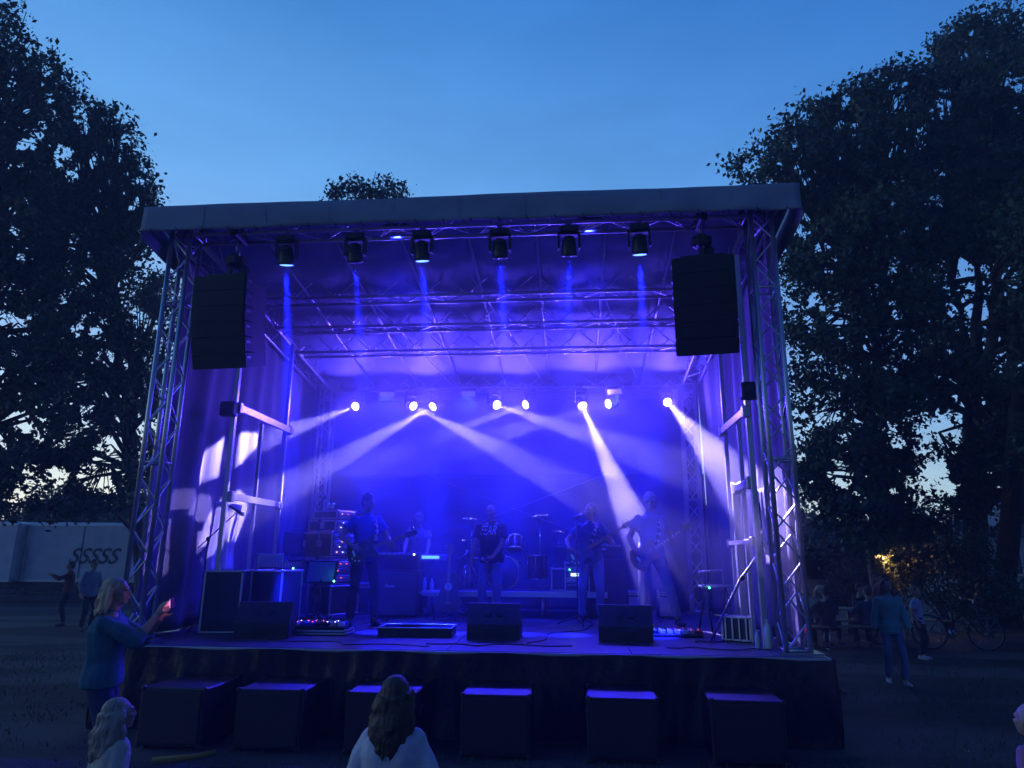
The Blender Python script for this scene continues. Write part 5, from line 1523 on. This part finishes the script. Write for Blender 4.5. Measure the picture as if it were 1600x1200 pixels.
    if hair != 'bald':
        q = MB()
        q.ell(HD(0, .026, .047), (.082 * hs, .094 * hs, .082 * hs), rot=Rh, nu=18, nv=12)
        q.ell(HD(0, .055, .0), (.074 * hs, .062 * hs, .085 * hs), rot=Rh, nu=16, nv=10)
        if hair == 'short':
            for _ in range(26):
                a = rnd.uniform(0, 6.28); b = rnd.uniform(.4, 1.4)
                p = V((.078 * math.cos(a) * math.cos(b), .03 + .09 * math.sin(a) * math.cos(b), .05 + .08 * math.sin(b))); q.ell(HD(*p), .014 * hs, nu=8, nv=6)
        else:
            n = {'bob': 46, 'long': 80, 'tail': 40}[hair]; Ld = {'bob': .22, 'long': .30, 'tail': .16}[hair]
            for _ in range(n):
                a = rnd.uniform(-.25, math.pi + .25) if hair != 'tail' else rnd.uniform(.5, 2.6)
                r = rnd.uniform(.85, 1.1)
                p0 = V((.080 * math.cos(a) * r, .025 + .085 * math.sin(a) * r, .04))
                p0w = HD(*p0); l = Ld * rnd.uniform(.7, 1.1) * hs
                wv = rnd.uniform(-.018, .018); ou = (p0w - HD(0, .02, .04)); ou.z = 0
                pts = [p0w + ou * (.12 + .30 * math.sin(j / 5 * 2.2)) * (j / 5) + V((wv * math.sin(j * 1.3), wv * math.cos(j), -l * j / 5)) for j in range(6)]
                q.tube(pts, [.017 * hs, .02 * hs, .019 * hs, .016 * hs, .012 * hs, .005 * hs], 6)
            if hair == 'long':
                q.ell(HD(0, .07, -.10), (.085 * hs, .05 * hs, .13 * hs), rot=Rh)
            if hair == 'bob':
                q.ell(HD(0, .06, -.06), (.09 * hs, .06 * hs, .11 * hs), rot=Rh)
            if hair == 'tail':
                q.tube([HD(0, .11, .06), HD(0, .16, .03), HD(0, .17, -.06), HD(0, .15, -.18)], [.02 * hs, .032 * hs, .03 * hs, .008 * hs], 8)
        remesh(q, 'hair', hm, root, min(voxel, .009), 1, (.004 * k, seed + 9))
    return root, dict(k=k, W=W_, E=E_, sh=sh, up=up, side=side, shl=shl, pel=pel, hd=hd, chest=chest)
def world_of(root, p):
    return parent_matrix(root) @ V(p)
def held_guitar(root, body_c, neck_dir, roll=-12):
    """matrix of a guitar worn in front: local x along the neck, -y facing out"""
    x = V(neck_dir).normalized(); y = V((0, 1, 0)); y = (y - x * y.dot(x)).normalized(); z = x.cross(y)
    R = Matrix((x, y, z)).transposed().to_4x4()
    return parent_matrix(root) @ Matrix.Translation(body_c) @ R @ Matrix.Rotation(rad(roll), 4, 'X')

TSB = cloth('blue_tshirt', (.05, .08, .40)); DARKT = cloth('dark_trousers', (.02, .02, .025)); BLKT = cloth('black_tshirt', (.012, .012, .015))
JEAN = cloth('blue_jeans', (.12, .18, .35)); GREYT = cloth('grey_tshirt', (.22, .22, .27)); SHOED = mat('dark_shoe', (.02, .02, .02), .5)
WHT = cloth('white_top', (.62, .6, .66)); TEAL = cloth('teal_sweatshirt', (.04, .15, .20)); PLUM = cloth('plum_sleeve', (.12, .06, .14)); CREAM = cloth('cream_jacket', (.55, .5, .42))
NAVYJ = cloth('navy_jacket', (.03, .06, .13)); WSHOE = mat('white_shoe', (.75, .75, .75), .6); PINKT = cloth('pink_top', (.4, .16, .3)); LILAC = cloth('lilac_shirt', (.4, .38, .6)); BLKJ = cloth('black_jacket', (.015, .015, .02))
strap_n = []
def band_guitarist(label, px, feet, top, rz, hair, hcol, gname, glabel, bodycol, kind, ndir, bc, tops, legsm, neckL=.47, head=(0, 0, 0), h=1.78, lean=(0, .05), legs=None, inlay=False, strapfront=None, lw=.36, build_=1.0):
    global strap_n
    loc = PZ(px, feet, HS); loc.z = HS + .004
    k = h / 1.78
    nd = V(ndir).normalized(); bcv = V(bc)
    # wrists: picking hand over the body (their right, -x), fretting hand under the neck (+x)
    wr = bcv + nd * -.10 + V((-.10, -.075, .09)); wl = bcv + nd * lw + V((.035, -.01, -.09))
    root, J = person(label, loc, RZ + rz, h, lean=lean, head=head, build_=build_,
                     arms={-1: (wr, (-1, .7, -.2)), 1: (wl, (.7, .3, -1))},
                     hands={-1: (V((.85, -.1, -.45)), V((.1, 1, 0)), .75, 1), 1: (V((-.15, -.35, .75)), V((-.2, .8, .35)), 1.05)},
                     legs=legs or {-1: (-.17, 0), 1: (.17, -.04)}, clothes={'top': (tops, .55, .10, .02), 'legs': (legsm, .95), 'shoes': SHOED}, hair=hair, haircol=hcol, voxel=.010)
    M = held_guitar(root, bcv, nd)
    # strap: from the body's tail over the left shoulder (their +x side) to the neck joint
    shp = V(J['sh'][1]) * k; a0 = bcv - nd * .24; a1 = bcv + nd * .15
    loc_pts = [a1 + V((0, -.02, .03)), (a1 + shp) / 2 + V((-.03, -.11, .04)), shp + V((-.07, -.09, .02)), shp + V((-.075, 0, .065)), shp + V((-.08, .10, .02)), V((-.05, .17, bcv.z + .12)), V((-.19, .07, bcv.z)), a0 + V((-.03, .0, .0))]
    fine = []; nn = []
    for i in range(len(loc_pts) - 1):
        for j in range(4):
            p = loc_pts[i].lerp(loc_pts[i + 1], j / 4); fine.append(p)
    fine.append(loc_pts[-1])
    PM = parent_matrix(root)
    cen = V((0, 0, bcv.z + .2))
    nn = [PM.to_3x3() @ (p - cen).normalized() for p in fine]
    strap_n = nn
    g = guitar(gname, glabel, M, bodycol, kind, neckL, 1.0, inlay=inlay, strap=[PM @ p for p in fine])
    return root, J
band_guitarist('man in a blue T-shirt and dark trousers playing guitar at stage left', 564, 977, 778, .5, 'short', (.10, .07, .05), 'electric_guitar', 'electric guitar played by the man in the blue T-shirt',
               mat('guitar_dark', (.05, .03, .02), .2), 'double', (1, -.28, .38), (-.04, -.19, 1.02), TSB, DARKT, head=(35, 18, 0), lean=(-.03, .10), legs={-1: (-.16, .02), 1: (.16, -.05)}, h=1.84)
band_guitarist('short haired man in a dark T-shirt playing bass at the microphone stand', 926, 972, 793, -.1, 'short', (.16, .13, .10), 'bass_guitar', 'bass guitar with a checked strap held by the man at the microphone',
               mat('bass_body', (.04, .05, .16), .2), 'double', (1, -.1, .58), (-.12, -.19, 1.02), cloth('navy_tshirt', (.05, .07, .20)), JEAN, neckL=.60, head=(-22, -4, 3), legs={-1: (-.15, 0), 1: (.13, -.03)}, lw=.46, h=1.78)
band_guitarist('man standing in the white beam playing a guitar with block inlays', 1022, 978, 775, .15, 'short', (.55, .5, .42), 'electric_guitar', 'single cut guitar with block inlays held up in the white beam',
               mat('guitar_sunburst', (.30, .12, .04), .2, var=.3, vscale=4), 'single', (1, -.08, .66), (-.10, -.19, 1.00), cloth('pale_shirt', (.2, .2, .26)), cloth('grey_jeans', (.2, .2, .26)), inlay=True, head=(24, 10, 0), legs={-1: (-.15, .1), 1: (.30, -.12)}, lw=.40, h=1.90)
# the singer, head bowed, both hands low at the waist round a microphone
loc = PZ(767, 968, HS); loc.z = HS + .004
sg, J = person('singer in a black T-shirt with white lettering, head bowed, hands low', loc, RZ - .12, 1.78, lean=(0, .06), head=(-18, 32, 4), build_=1.12,
               arms={-1: ((-.30, -.12, .86), (-1, .6, 0)), 1: ((.06, -.22, .93), (1, .8, -.1))}, hands={-1: (V((.1, -.15, -1)), V((1, 0, 0)), .45), 1: (V((-.75, -.35, -.35)), V((-.1, 1, -.2)), .9)},
               legs={-1: (-.13, 0), 1: (.12, -.05)}, clothes={'top': (BLKT, .62, .10, .026), 'legs': (cloth('light_jeans', (.10, .14, .32)), .95), 'shoes': SHOED}, hair='bald', voxel=.010)
beard = MB()
mic = thing('microphone', 'microphone held at the waist by the bowed singer', 'microphone', world_of(sg, (.0, -.27, .90)), RZ, 'microphones')
MB().lathe([(.010, -.12), (.013, -.11), (.018, .03), (.02, .045)], (0, 0, 0), 12, (-.9, -.2, .1)).build('handle', BLACKP, mic)
MB().lathe([(.02, .045), (.026, .06), (.026, .085), (.016, .103), (.001, .106)], (0, 0, 0), 12, (-.9, -.2, .1)).build('head_basket', STEEL, mic)
def shirt_text(root, text, c, size, slant, material, ygap=.016):
    cu = bpy.data.curves.new('t', 'FONT'); cu.body = text; cu.size = size; cu.align_x = 'CENTER'; cu.align_y = 'CENTER'; cu.shear = slant; cu.space_character = .95; cu.resolution_u = 3
    o = bpy.data.objects.new('t', cu); COL.objects.link(o); bpy.context.view_layer.update()
    me = bpy.data.meshes.new_from_object(o.evaluated_get(bpy.context.evaluated_depsgraph_get())); bpy.data.objects.remove(o)
    shirt = [x for x in root.children if x.name.startswith('shirt')][0]
    for v in me.vertices:
        x, z = v.co.x + c[0], v.co.y * 1.7 + c[1]
        ok, hit, n, _ = shirt.ray_cast(V((x, -1.2, z)), V((0, 1, 0)))
        v.co = V((x, (hit.y if ok else -.14) - ygap, z))
    me.materials.append(material)
    t = bpy.data.objects.new('lettering', me); COL.objects.link(t); t.parent = shirt
    return t
shirt_text(sg, 'FEAR', (-.03, 1.34), .125, .3, mat('white_print', (.8, .8, .8), .7))
# keyboard player behind the left guitarist
person('keyboard player standing half hidden behind the left guitarist', ST(2.15, 4.78, HS + .004), RZ + .1, 1.72, head=(-20, 15, 0), arms={-1: ((-.2, -.38, 1.0), (-1, .3, -1)), 1: ((.2, -.38, 1.0), (1, .3, -1))},
       hands={-1: (V((.1, -1, -.1)), V((0, 0, -1)), .3), 1: (V((-.1, -1, -.1)), V((0, 0, -1)), .3)}, clothes={'top': (cloth('violet_shirt', (.25, .2, .3)), .55, .1, .02), 'legs': (DARKT, .95), 'shoes': SHOED}, hair='short', haircol=(.2, .15, .1), voxel=.012)

# ================================================================== the crowd before and beside the stage
PW = PY(168, 1000, 5.6); wl_ = V((PW.x, 5.6, 0))
# woman filming: faces the stage and a little to the right
wm, J = person('woman with shoulder length blond hair filming the stage with a raised phone', wl_, rad(106), 1.60, head=(-8, -6, 0), lean=(0, .0), build_=1.12,
        arms={-1: ((-.04, -.33, 1.30), (-.6, .3, -1)), 1: ((.05, -.34, 1.27), (.6, .2, -1))},
        hands={-1: (V((.15, -.35, 1)), V((.55, -.6, -.1)), .55), 1: (V((-.15, -.35, 1)), V((-.55, -.6, 0)), .5)},
        clothes={'top': (TEAL, 1.35, .05, .024, 'sweatshirt'), 'legs': (cloth('navy_trousers', (.03, .05, .12)), .95), 'shoes': WSHOE}, hair='bob', haircol=(.55, .38, .22), voxel=.009, folds=.009)
ph = thing('phone', 'phone held up in both hands of the filming woman', 'phone', world_of(wm, (.0, -.42, 1.39)), rad(106))
MB().box((0, 0, 0), (.155, .009, .075), rot=Matrix.Rotation(rad(-6), 3, 'X'), bev=.003).build('phone_body', mat('phone_red', (.6, .05, .08), .4), ph)
MB().box((0, .0052, 0), (.146, .001, .068), rot=Matrix.Rotation(rad(-6), 3, 'X')).build('screen', mat('phone_screen', (.1, .08, .3), .2, emit=(.85, .35, 1), estr=5), ph)
MB().box((.06, -.006, .02), (.022, .004, .022), bev=.001).build('camera_lens', mat('phone_lens', (.05, .2, .4), .1), ph)
# children in front
kc = PY(618, 1100, 3.3)
person('long haired child in a white top watching the stage from the middle', V((kc.x, 3.3, 0)), rad(180 - 8), 1.25, child=True, head=(8, -12, 6), build_=1.0, headk=.92,
       arms={-1: ((-.24, -.02, .56), (-1, .5, 0)), 1: ((.24, -.02, .56), (1, .5, 0))}, clothes={'top': (WHT, 1.6, .12, .03, 'sweater'), 'legs': (JEAN, .95), 'shoes': WSHOE}, hair='long', haircol=(.06, .04, .035), voxel=.007, folds=.01)
kl = PY(180, 1140, 3.9)
person('small child with pale hair and a light jacket at the lower left', V((kl.x, 3.9, 0)), rad(180 - 38), 1.03, child=True, head=(-6, -10, 0), clothes={'top': (CREAM, 1.7, .12, .03, 'jacket'), 'legs': (JEAN, .95), 'shoes': WSHOE}, hair='long', haircol=(.40, .30, .24), voxel=.007, folds=.01)
kr = PY(1614, 1140, 3.9)
person('child in a pink top partly cut by the right picture edge', V((kr.x, 3.9, 0)), rad(180 + 20), 1.03, child=True, head=(0, -5, 0), clothes={'top': (PINKT, 1.7, .1, .024, 'sweater'), 'legs': (DARKT, .95), 'shoes': WSHOE}, hair='tail', haircol=(.45, .34, .28), voxel=.008, folds=.008)
# right side of the field
pw = PZ(1402, 1069, 0)
person('young person in a teal sweatshirt walking on the grass at the right', pw, rad(-12), 1.50, head=(10, 5, 0), build_=.98, arms={-1: ((-.22, .05, .72), (-1, 1, 0)), 1: ((.22, -.12, .74), (1, 1, 0))},
       legs={-1: (-.1, .1), 1: (.1, -.16)}, clothes={'top': (cloth('mint_sweatshirt', (.10, .38, .40)), 1.85, .12, .022, 'sweatshirt'), 'legs': (JEAN, .92), 'shoes': WSHOE}, hair='bob', haircol=(.05, .04, .04), voxel=.011, folds=.009)
person('child in a lilac shirt and dark trousers standing behind the teal sweatshirt', PZ(1442, 1030, 0), rad(40), 1.28, child=True, clothes={'top': (LILAC, .6, .1, .02), 'legs': (DARKT, .92), 'shoes': WSHOE}, hair='short', haircol=(.2, .15, .12), voxel=.013)
person('person in a pale blue top standing before the trailer', PZ(132, 985, 0), rad(60), 1.66, clothes={'top': (cloth('pale_blue_top', (.3, .35, .5)), 1.8, .12, .024, 'jacket'), 'legs': (DARKT, .95), 'shoes': SHOED}, hair='short', haircol=(.06, .05, .05), voxel=.014, group='people before the trailer')
person('person in a dark red top standing left of the pale blue one', PZ(98, 978, 0), rad(-60), 1.6, arms={1: ((.05, -.4, 1.25), (1, 0, -1))}, clothes={'top': (cloth('dark_red_top', (.22, .04, .05)), 1.8, .12, .024, 'jacket'), 'legs': (DARKT, .95), 'shoes': SHOED}, hair='short', haircol=(.05, .04, .04), voxel=.014, group='people before the trailer')
# seated people at the table; head height fixes how far away they sit
def bench_at(label, c, rz, L):
    r = thing('bench', label, 'bench', c, rz, 'beer benches')
    MB().box((0, 0, .46), (L, .25, .03), bev=.004).build('seat', mat('bench_wood', (.35, .22, .12), .6, var=.25), r)
    for sx in (-1, 1):
        MB().tube([(sx * L * .38, -.11, 0), (sx * L * .36, -.09, .445)], .014).tube([(sx * L * .38, .11, 0), (sx * L * .36, .09, .445)], .014).tube([(sx * L * .37, -.11, .03), (sx * L * .37, .11, .03)], .012).build('leg', STEEL, r)
    return r
TBL = PY(1315, 935, 15.5); TBL.z = 0
bt = thing('beer_table', 'long wooden beer table between the seated people', 'table', TBL, rad(8))
MB().box((0, 0, .75), (2.2, .6, .03), bev=.004).build('table_top', mat('bench_wood', (.35, .22, .12)), bt)
for sx in (-1, 1):
    for sy in (-1, 1): MB().tube([(sx * .8, sy * .25, 0), (sx * .78, sy * .22, .735)], .016).build('leg', STEEL, bt)
R8 = Matrix.Rotation(rad(8), 3, 'Z')
bench_at('wooden bench on the near side of the beer table', TBL + R8 @ V((0, -.65, 0)), rad(8), 2.2)
bench_at('wooden bench on the far side of the beer table', TBL + R8 @ V((0, .65, 0)), rad(8), 2.2)
pb = PZ(1410, 1002, 0)
bench_at('empty wooden bench behind the walking person', pb, rad(-14), 2.0)
def sitter(label, x, dy, rz, top, hair, hc, kid=False, hh=1.68):
    p = TBL + R8 @ V((x, dy, 0))
    person(label, p, rz, hh, seated=True, child=kid, arms={-1: ((-.18, -.38, .74), (-1, 0, -1)), 1: ((.18, -.38, .74), (1, 0, -1))}, head=(10 if x > 0 else -14, 6, 0),
           clothes={'top': (top, 1.8, .06, .024, 'jacket'), 'legs': (DARKT, .92), 'shoes': SHOED}, hair=hair, haircol=hc, voxel=.014, group='people sitting at the beer table')
sitter('dark haired person seated at the left end of the beer table', -.75, -.65, rad(188), BLKJ, 'short', (.04, .03, .03))
sitter('blond person seated on the far side of the beer table', -.42, .65, rad(8), CREAM, 'bob', (.6, .42, .25))
sitter('person with long fair hair seated across the table beside the blond one', -.1, .65, rad(12), CREAM, 'long', (.5, .36, .22), True, 1.6)
sitter('person in a navy jacket seated with the back to the camera', .18, -.65, rad(184), NAVYJ, 'short', (.04, .03, .03))
sitter('person in a black jacket seated by the leaning post', .85, .65, rad(30), BLKJ, 'short', (.05, .03, .02))
person('person in a wine red top standing beside the leaning post', TBL + V((1.25, .9, 0)), rad(40), 1.45, child=True, clothes={'top': (cloth('wine_top', (.35, .08, .12)), 1.7, .1, .02, 'sweater'), 'legs': (DARKT, .92), 'shoes': SHOED}, hair='short', haircol=(.06, .04, .03), voxel=.014)
# ================================================================== things in the background
TRW = mat('trailer_paint', (.75, .75, .77), .4, var=.12, vscale=2)
def trailer(label, px0, px1, y, logo):
    a = PY(px0, 900, y); b = PY(px1, 900, y); L = b.x - a.x; h0 = .75; h1 = 2.95
    r = thing('box_trailer', label, 'trailer', ((a.x + b.x) / 2, y, 0), 0, 'pale trailers parked on the left')
    MB().box((0, 1.1, (h0 + h1) / 2), (L, 2.2, h1 - h0), bev=.09).build('box_body', TRW, r)
    MB().box((0, -.008, h0 + .06), (L * .97, .02, .07)).box((0, -.008, h1 - .12), (L * .97, .02, .05)).build('trim_rail', ALU, r)
    MB().box((0, 1.1, h0 - .1), (L * .92, 1.9, .14)).build('chassis', BLACKM, r)
    for sx in (-.35, .35) if L > 7 else (0,):
        for yy in (.12, 2.0):
            w = MB().cyl((L * sx, yy, .34), (L * sx, yy + .18, .34), .34, n=24).build('wheel', RUB, r)
            MB().cyl((L * sx, yy - .006, .34), (L * sx, yy + .05, .34), .17, n=16).build('hub', STEEL, w)
    if logo:
        cu = bpy.data.curves.new('t', 'FONT'); cu.body = 'SSSSS'; cu.size = .8; cu.align_x = 'CENTER'; cu.align_y = 'CENTER'; cu.shear = .35; cu.extrude = .004; cu.offset = .012
        o = bpy.data.objects.new('t', cu); COL.objects.link(o); bpy.context.view_layer.update()
        me = bpy.data.meshes.new_from_object(o.evaluated_get(bpy.context.evaluated_depsgraph_get())); bpy.data.objects.remove(o)
        me.materials.append(mat('dark_print', (.05, .05, .07), .5))
        t = bpy.data.objects.new('emblem', me); COL.objects.link(t); t.parent = r
        c = PY(145, 870, y); t.location = (c.x - (a.x + b.x) / 2, -.008, c.z); t.rotation_euler = (rad(90), 0, 0)
        dd = MB().box((L * .5 - L * .55, -.012, (h0 + h1) / 2), (.03, .01, h1 - h0 - .3)); dd.build('door_seam', BLACKM, r)
    MB().tube([(-L / 2 + .2, -.01, 1.1), (-L / 2 + .2, -.05, 1.15), (-L / 2 + .2, -.05, 1.9), (-L / 2 + .2, -.01, 1.95)], .02).build('door_bar', STEEL, r)
    return r
trailer('long pale trailer with a row of slanted dark marks on its side', 28, 236, 27.0, True)
trailer('pale trailer cut by the left picture edge', -190, 18, 26.6, False)
# beer stall behind the seated people
p = PY(1300, 900, 19.0)
st_ = thing('beer_stall', 'dark roofed stall with a pale counter panel behind the seated people', 'stall', (p.x, 19.0, 0), rad(4))
MB().box((-.1, .6, 2.02), (2.7, 1.9, .10), bev=.02).build('roof', mat('dark_canvas', (.05, .05, .06), .8), st_)
for sx in (-1.3, 1.1):
    for sy in (-.2, 1.4): MB().box((sx, sy, .985), (.06, .06, 1.97)).build('post', mat('bench_wood', (.3, .2, .1)), st_)
MB().box((-.72, -.24, .78), (.9, .05, .96), bev=.01).build('counter_panel', mat('pale_board', (.35, .35, .36), .6), st_)
MB().box((.35, 1.38, 1.2), (1.5, .04, 1.4)).build('back_wall', mat('dark_canvas', (.05, .05, .06)), st_)
rb_ = thing('rain_barrel', 'upright red container beside the pale counter panel', 'container', (p.x - 1.12, 18.3, 0), 0)
MB().lathe([(.13, 0), (.15, .02), (.16, .5), (.15, .95), (.12, 1.0), (.0005, 1.01)], (0, 0, 0), 16).build('shell', mat('red_plastic', (.7, .02, .04), .35, emit=(.9, .02, .05), estr=.35), rb_)  # faint red glow put into the shell's material, no lamp inside
MB().lathe([(.13, 1.005), (.13, 1.05), (.0005, 1.055)], (0, 0, 0), 16).build('lid', mat('red_plastic2', (.3, .02, .03), .5), rb_)
# leaning post with a warm lamp
q0 = PY(1362, 915, 17.2); q1 = PY(1354, 852, 17.2)
lp_ = thing('leaning_post', 'thin wooden post leaning beside the lit bush', 'post', (q0.x + .15, 17.2, 0), 0)
MB().tube([(0, 0, 0), (q0.x - q0.x - .15, 0, q0.z), (q1.x - q0.x - .15, 0, q1.z)], .035).build('shaft', mat('pale_wood', (.45, .32, .18), .7, var=.3), lp_)
MB().tube([(.25, .1, 0), (-.12, 0, q0.z + .05)], .02).build('brace', mat('pale_wood', (.45, .32, .18)), lp_)
fl_ = thing('flood_lamp', 'small warm flood lamp on the stall corner lighting the bush', 'lamp', (p.x + 1.0, 18.6, 1.86), 0)
MB().box((0, 0, 0), (.16, .1, .12), bev=.02).build('housing', BLACKM, fl_)
MB().box((.02, -.055, -.01), (.12, .008, .08)).build('lamp_glass', mat('warm_glass', (1, .7, .3), .3, emit=(1, .6, .25), estr=3), fl_)
d = bpy.data.lights.new('warm_light', 'SPOT'); d.energy = 150; d.color = (1, .58, .24); d.shadow_soft_size = .06; d.spot_size = rad(120); d.spot_blend = .6
o = bpy.data.objects.new('warm_light', d); COL.objects.link(o); o.parent = fl_; o.location = (.03, -.12, -.02); o.rotation_euler = V((.75, -.6, -.35)).to_track_quat('-Z', 'Y').to_euler()
# bicycle lying in the shade
def bicycle(loc, rz):
    r = thing('bicycle', 'dark bicycle with glinting rims under the right trees', 'bicycle', loc, rz)
    for x in (-.52, .52):
        w = MB()
        pts = [(x + .33 * math.cos(a), 0, .34 + .33 * math.sin(a)) for a in [i * 2 * math.pi / 32 for i in range(33)]]
        wh = w.tube(pts, .018, 6).build('tyre', RUB, r)
        rm_ = MB().tube([(x + .305 * math.cos(a), 0, .34 + .305 * math.sin(a)) for a in [i * 2 * math.pi / 32 for i in range(33)]], .011, 6)
        rm_.build('rim', mat('worn_rim', (.2, .2, .2), .4, .6), wh)
        sp = MB()
        for i in range(14):
            a = i * math.pi / 7; sp.cyl((x, 0, .34), (x + .3 * math.cos(a), 0, .34 + .3 * math.sin(a)), .002, n=4, caps=False)
        sp.cyl((x, -.04, .34), (x, .04, .34), .02).build('hub_and_spokes', CHROME, wh)
    FR = mat('bike_paint', (.03, .05, .1), .3)
    MB().tube([(-.52, 0, .34), (-.1, 0, .3), (-.2, 0, .8), (-.52, 0, .34)], .014).tube([(-.1, 0, .3), (.38, 0, .82), (-.19, 0, .76)], .016).build('frame', FR, r)
    MB().tube([(.36, 0, .9), (.40, 0, .75), (.52, 0, .34)], .015).build('fork', FR, r)
    MB().tube([(.30, -.28, 1.0), (.36, -.1, .98), (.36, .1, .98), (.30, .28, 1.0)], .013).tube([(.36, 0, .98), (.37, 0, .86)], .014).build('handlebar', CHROME, r)
    MB().tube([(-.2, 0, .8), (-.22, 0, .9)], .013).ell((-.24, 0, .93), (.13, .07, .03)).build('saddle', RUB, r)
    MB().lathe([(.09, -.006), (.09, .006)], (-.1, .04, .3), 16, (0, 1, 0)).tube([(-.1, .06, .3), (-.02, .07, .15)], .01).build('crank', CHROME, r)
bc_ = PZ(1500, 1016, 0); bicycle(bc_, rad(-12))
# house and parked car at the far right
hp = PY(1590, 900, 34)
ho = thing('house', 'pale house with a grey pitched roof at the far right', 'house', (hp.x + 3.2, 34, 0), rad(-6))
MB().box((0, 3, 1.45), (9, 6, 2.9)).build('wall', mat('house_plaster', (.5, .5, .5), .8, var=.1), ho)
rf = MB(); rf.prism([(-4.9, 2.85), (4.9, 2.85), (0, 5.2)], -.4, 6.4); rf.build('roof', mat('roof_tile', (.14, .14, .16), .8, bump=.5, bscale=6), ho)
MB().box((2.2, 3, 5.0), (.5, .5, 1.3)).build('chimney', mat('brick', (.25, .12, .08), .9), ho)
for x in (-3.2, -1.4, 1.2, 3.0):
    w = MB().box((x, -.02, 1.65), (1.0, .06, 1.1)).build('window', WHITEM, ho)
    MB().box((x - .235, -.055, 1.65), (.42, .01, .98)).box((x + .235, -.055, 1.65), (.42, .01, .98)).build('pane', mat('dark_glass', (.03, .04, .06), .08), w)
MB().box((0, -.03, .98), (1.0, .08, 1.96)).build('door', mat('door_paint', (.2, .12, .08), .5), ho)
fp = PY(1600, 925, 27)
fe = thing('picket_fence', 'white picket fence before the pale house', 'fence', (fp.x, 27, 0), rad(-3))
pk = MB()
for i in range(60): pk.box((-.9 + i * .12, 0, .62), (.06, .02, 1.1))
pk.build('pickets', WHITEM, fe); MB().box((2.6, .022, .35), (7.2, .02, .08)).box((2.6, .022, .95), (7.2, .02, .08)).build('rail', WHITEM, fe)
for i in range(5): MB().box((-.93 + i * 1.75, .06, .65), (.09, .09, 1.3)).build('post', WHITEM, fe)
cpx = PZ(1612, 985, 0)
ca = thing('parked_car', 'dark car parked under the trees at the right edge', 'car', (cpx.x + 1.2, cpx.y + .8, 0), rad(4))
CARP = mat('car_paint', (.015, .02, .03), .15, spec=.8)
prof = [(-2.15, .35), (-2.18, .7), (-2.0, .86), (-1.2, .95), (-.75, 1.36), (.55, 1.42), (1.25, 1.0), (2.0, .88), (2.15, .65), (2.15, .35), (1.75, .28), (1.65, .5), (1.3, .62), (.98, .5), (.9, .26), (-.95, .26), (-1.02, .5), (-1.35, .62), (-1.68, .5), (-1.78, .28)]
MB().prism(prof, -.85, .85).build('body', CARP, ca)
MB().prism([(-1.0, .97), (-.68, 1.31), (-.1, 1.34), (-.1, .98)], -.857, .857).prism([(-.03, .98), (-.03, 1.34), (.5, 1.36), (1.0, 1.01)], -.857, .857).build('side_window', mat('dark_glass', (.03, .04, .06)), ca)
for x in (-1.35, 1.32):
    for y in (-.75, .6):
        w = MB().cyl((x, y - .1, .32), (x, y + .12, .32), .32, n=24).build('wheel', RUB, ca); MB().lathe([(.2, -.11), (.18, -.12), (.03, -.1)], (x, y, .32), 16, (0, 1, 0)).build('rim', ALU, w)
for sy in (-.6, .6): MB().ell((-2.12, sy, .72), (.06, .15, .07)).build('headlight', mat('headlight_glass', (.7, .7, .75), .1), ca)
for sy in (-.7, .7): MB().ell((2.13, sy, .75), (.04, .12, .08)).build('tail_light', mat('tail_glass', (.4, .02, .02), .2), ca)
# yellow strip and stray bottle on the ground before the subwoofers
ys = PZ(300, 1186, 0)
yo = MB().tube([ys + V((-.28, -.16, .03)), ys + V((0, 0, .02)), ys + V((.16, .12, .03))], .022).build('yellow_strap', mat('yellow_webbing', (.45, .3, .05), .7, bump=.3)); tag(yo, 'yellow strap lying on the grass at the lower left', 'strap')
# steps' rail / loose boards by the right end of the stage
bd = PZ(1300, 1085, 0)
r_ = thing('loose_board', 'pale board leaning on the ground right of the stage', 'board', bd, rad(25))
MB().box((0, 0, .12), (.5, .12, .02), rot=Matrix.Rotation(rad(25), 3, 'Y'), bev=.003).build('plank', mat('bench_wood', (.3, .2, .1)), r_)
MB().box((-.2, 0, .1), (.04, .12, .2)).build('foot', STEEL, r_)
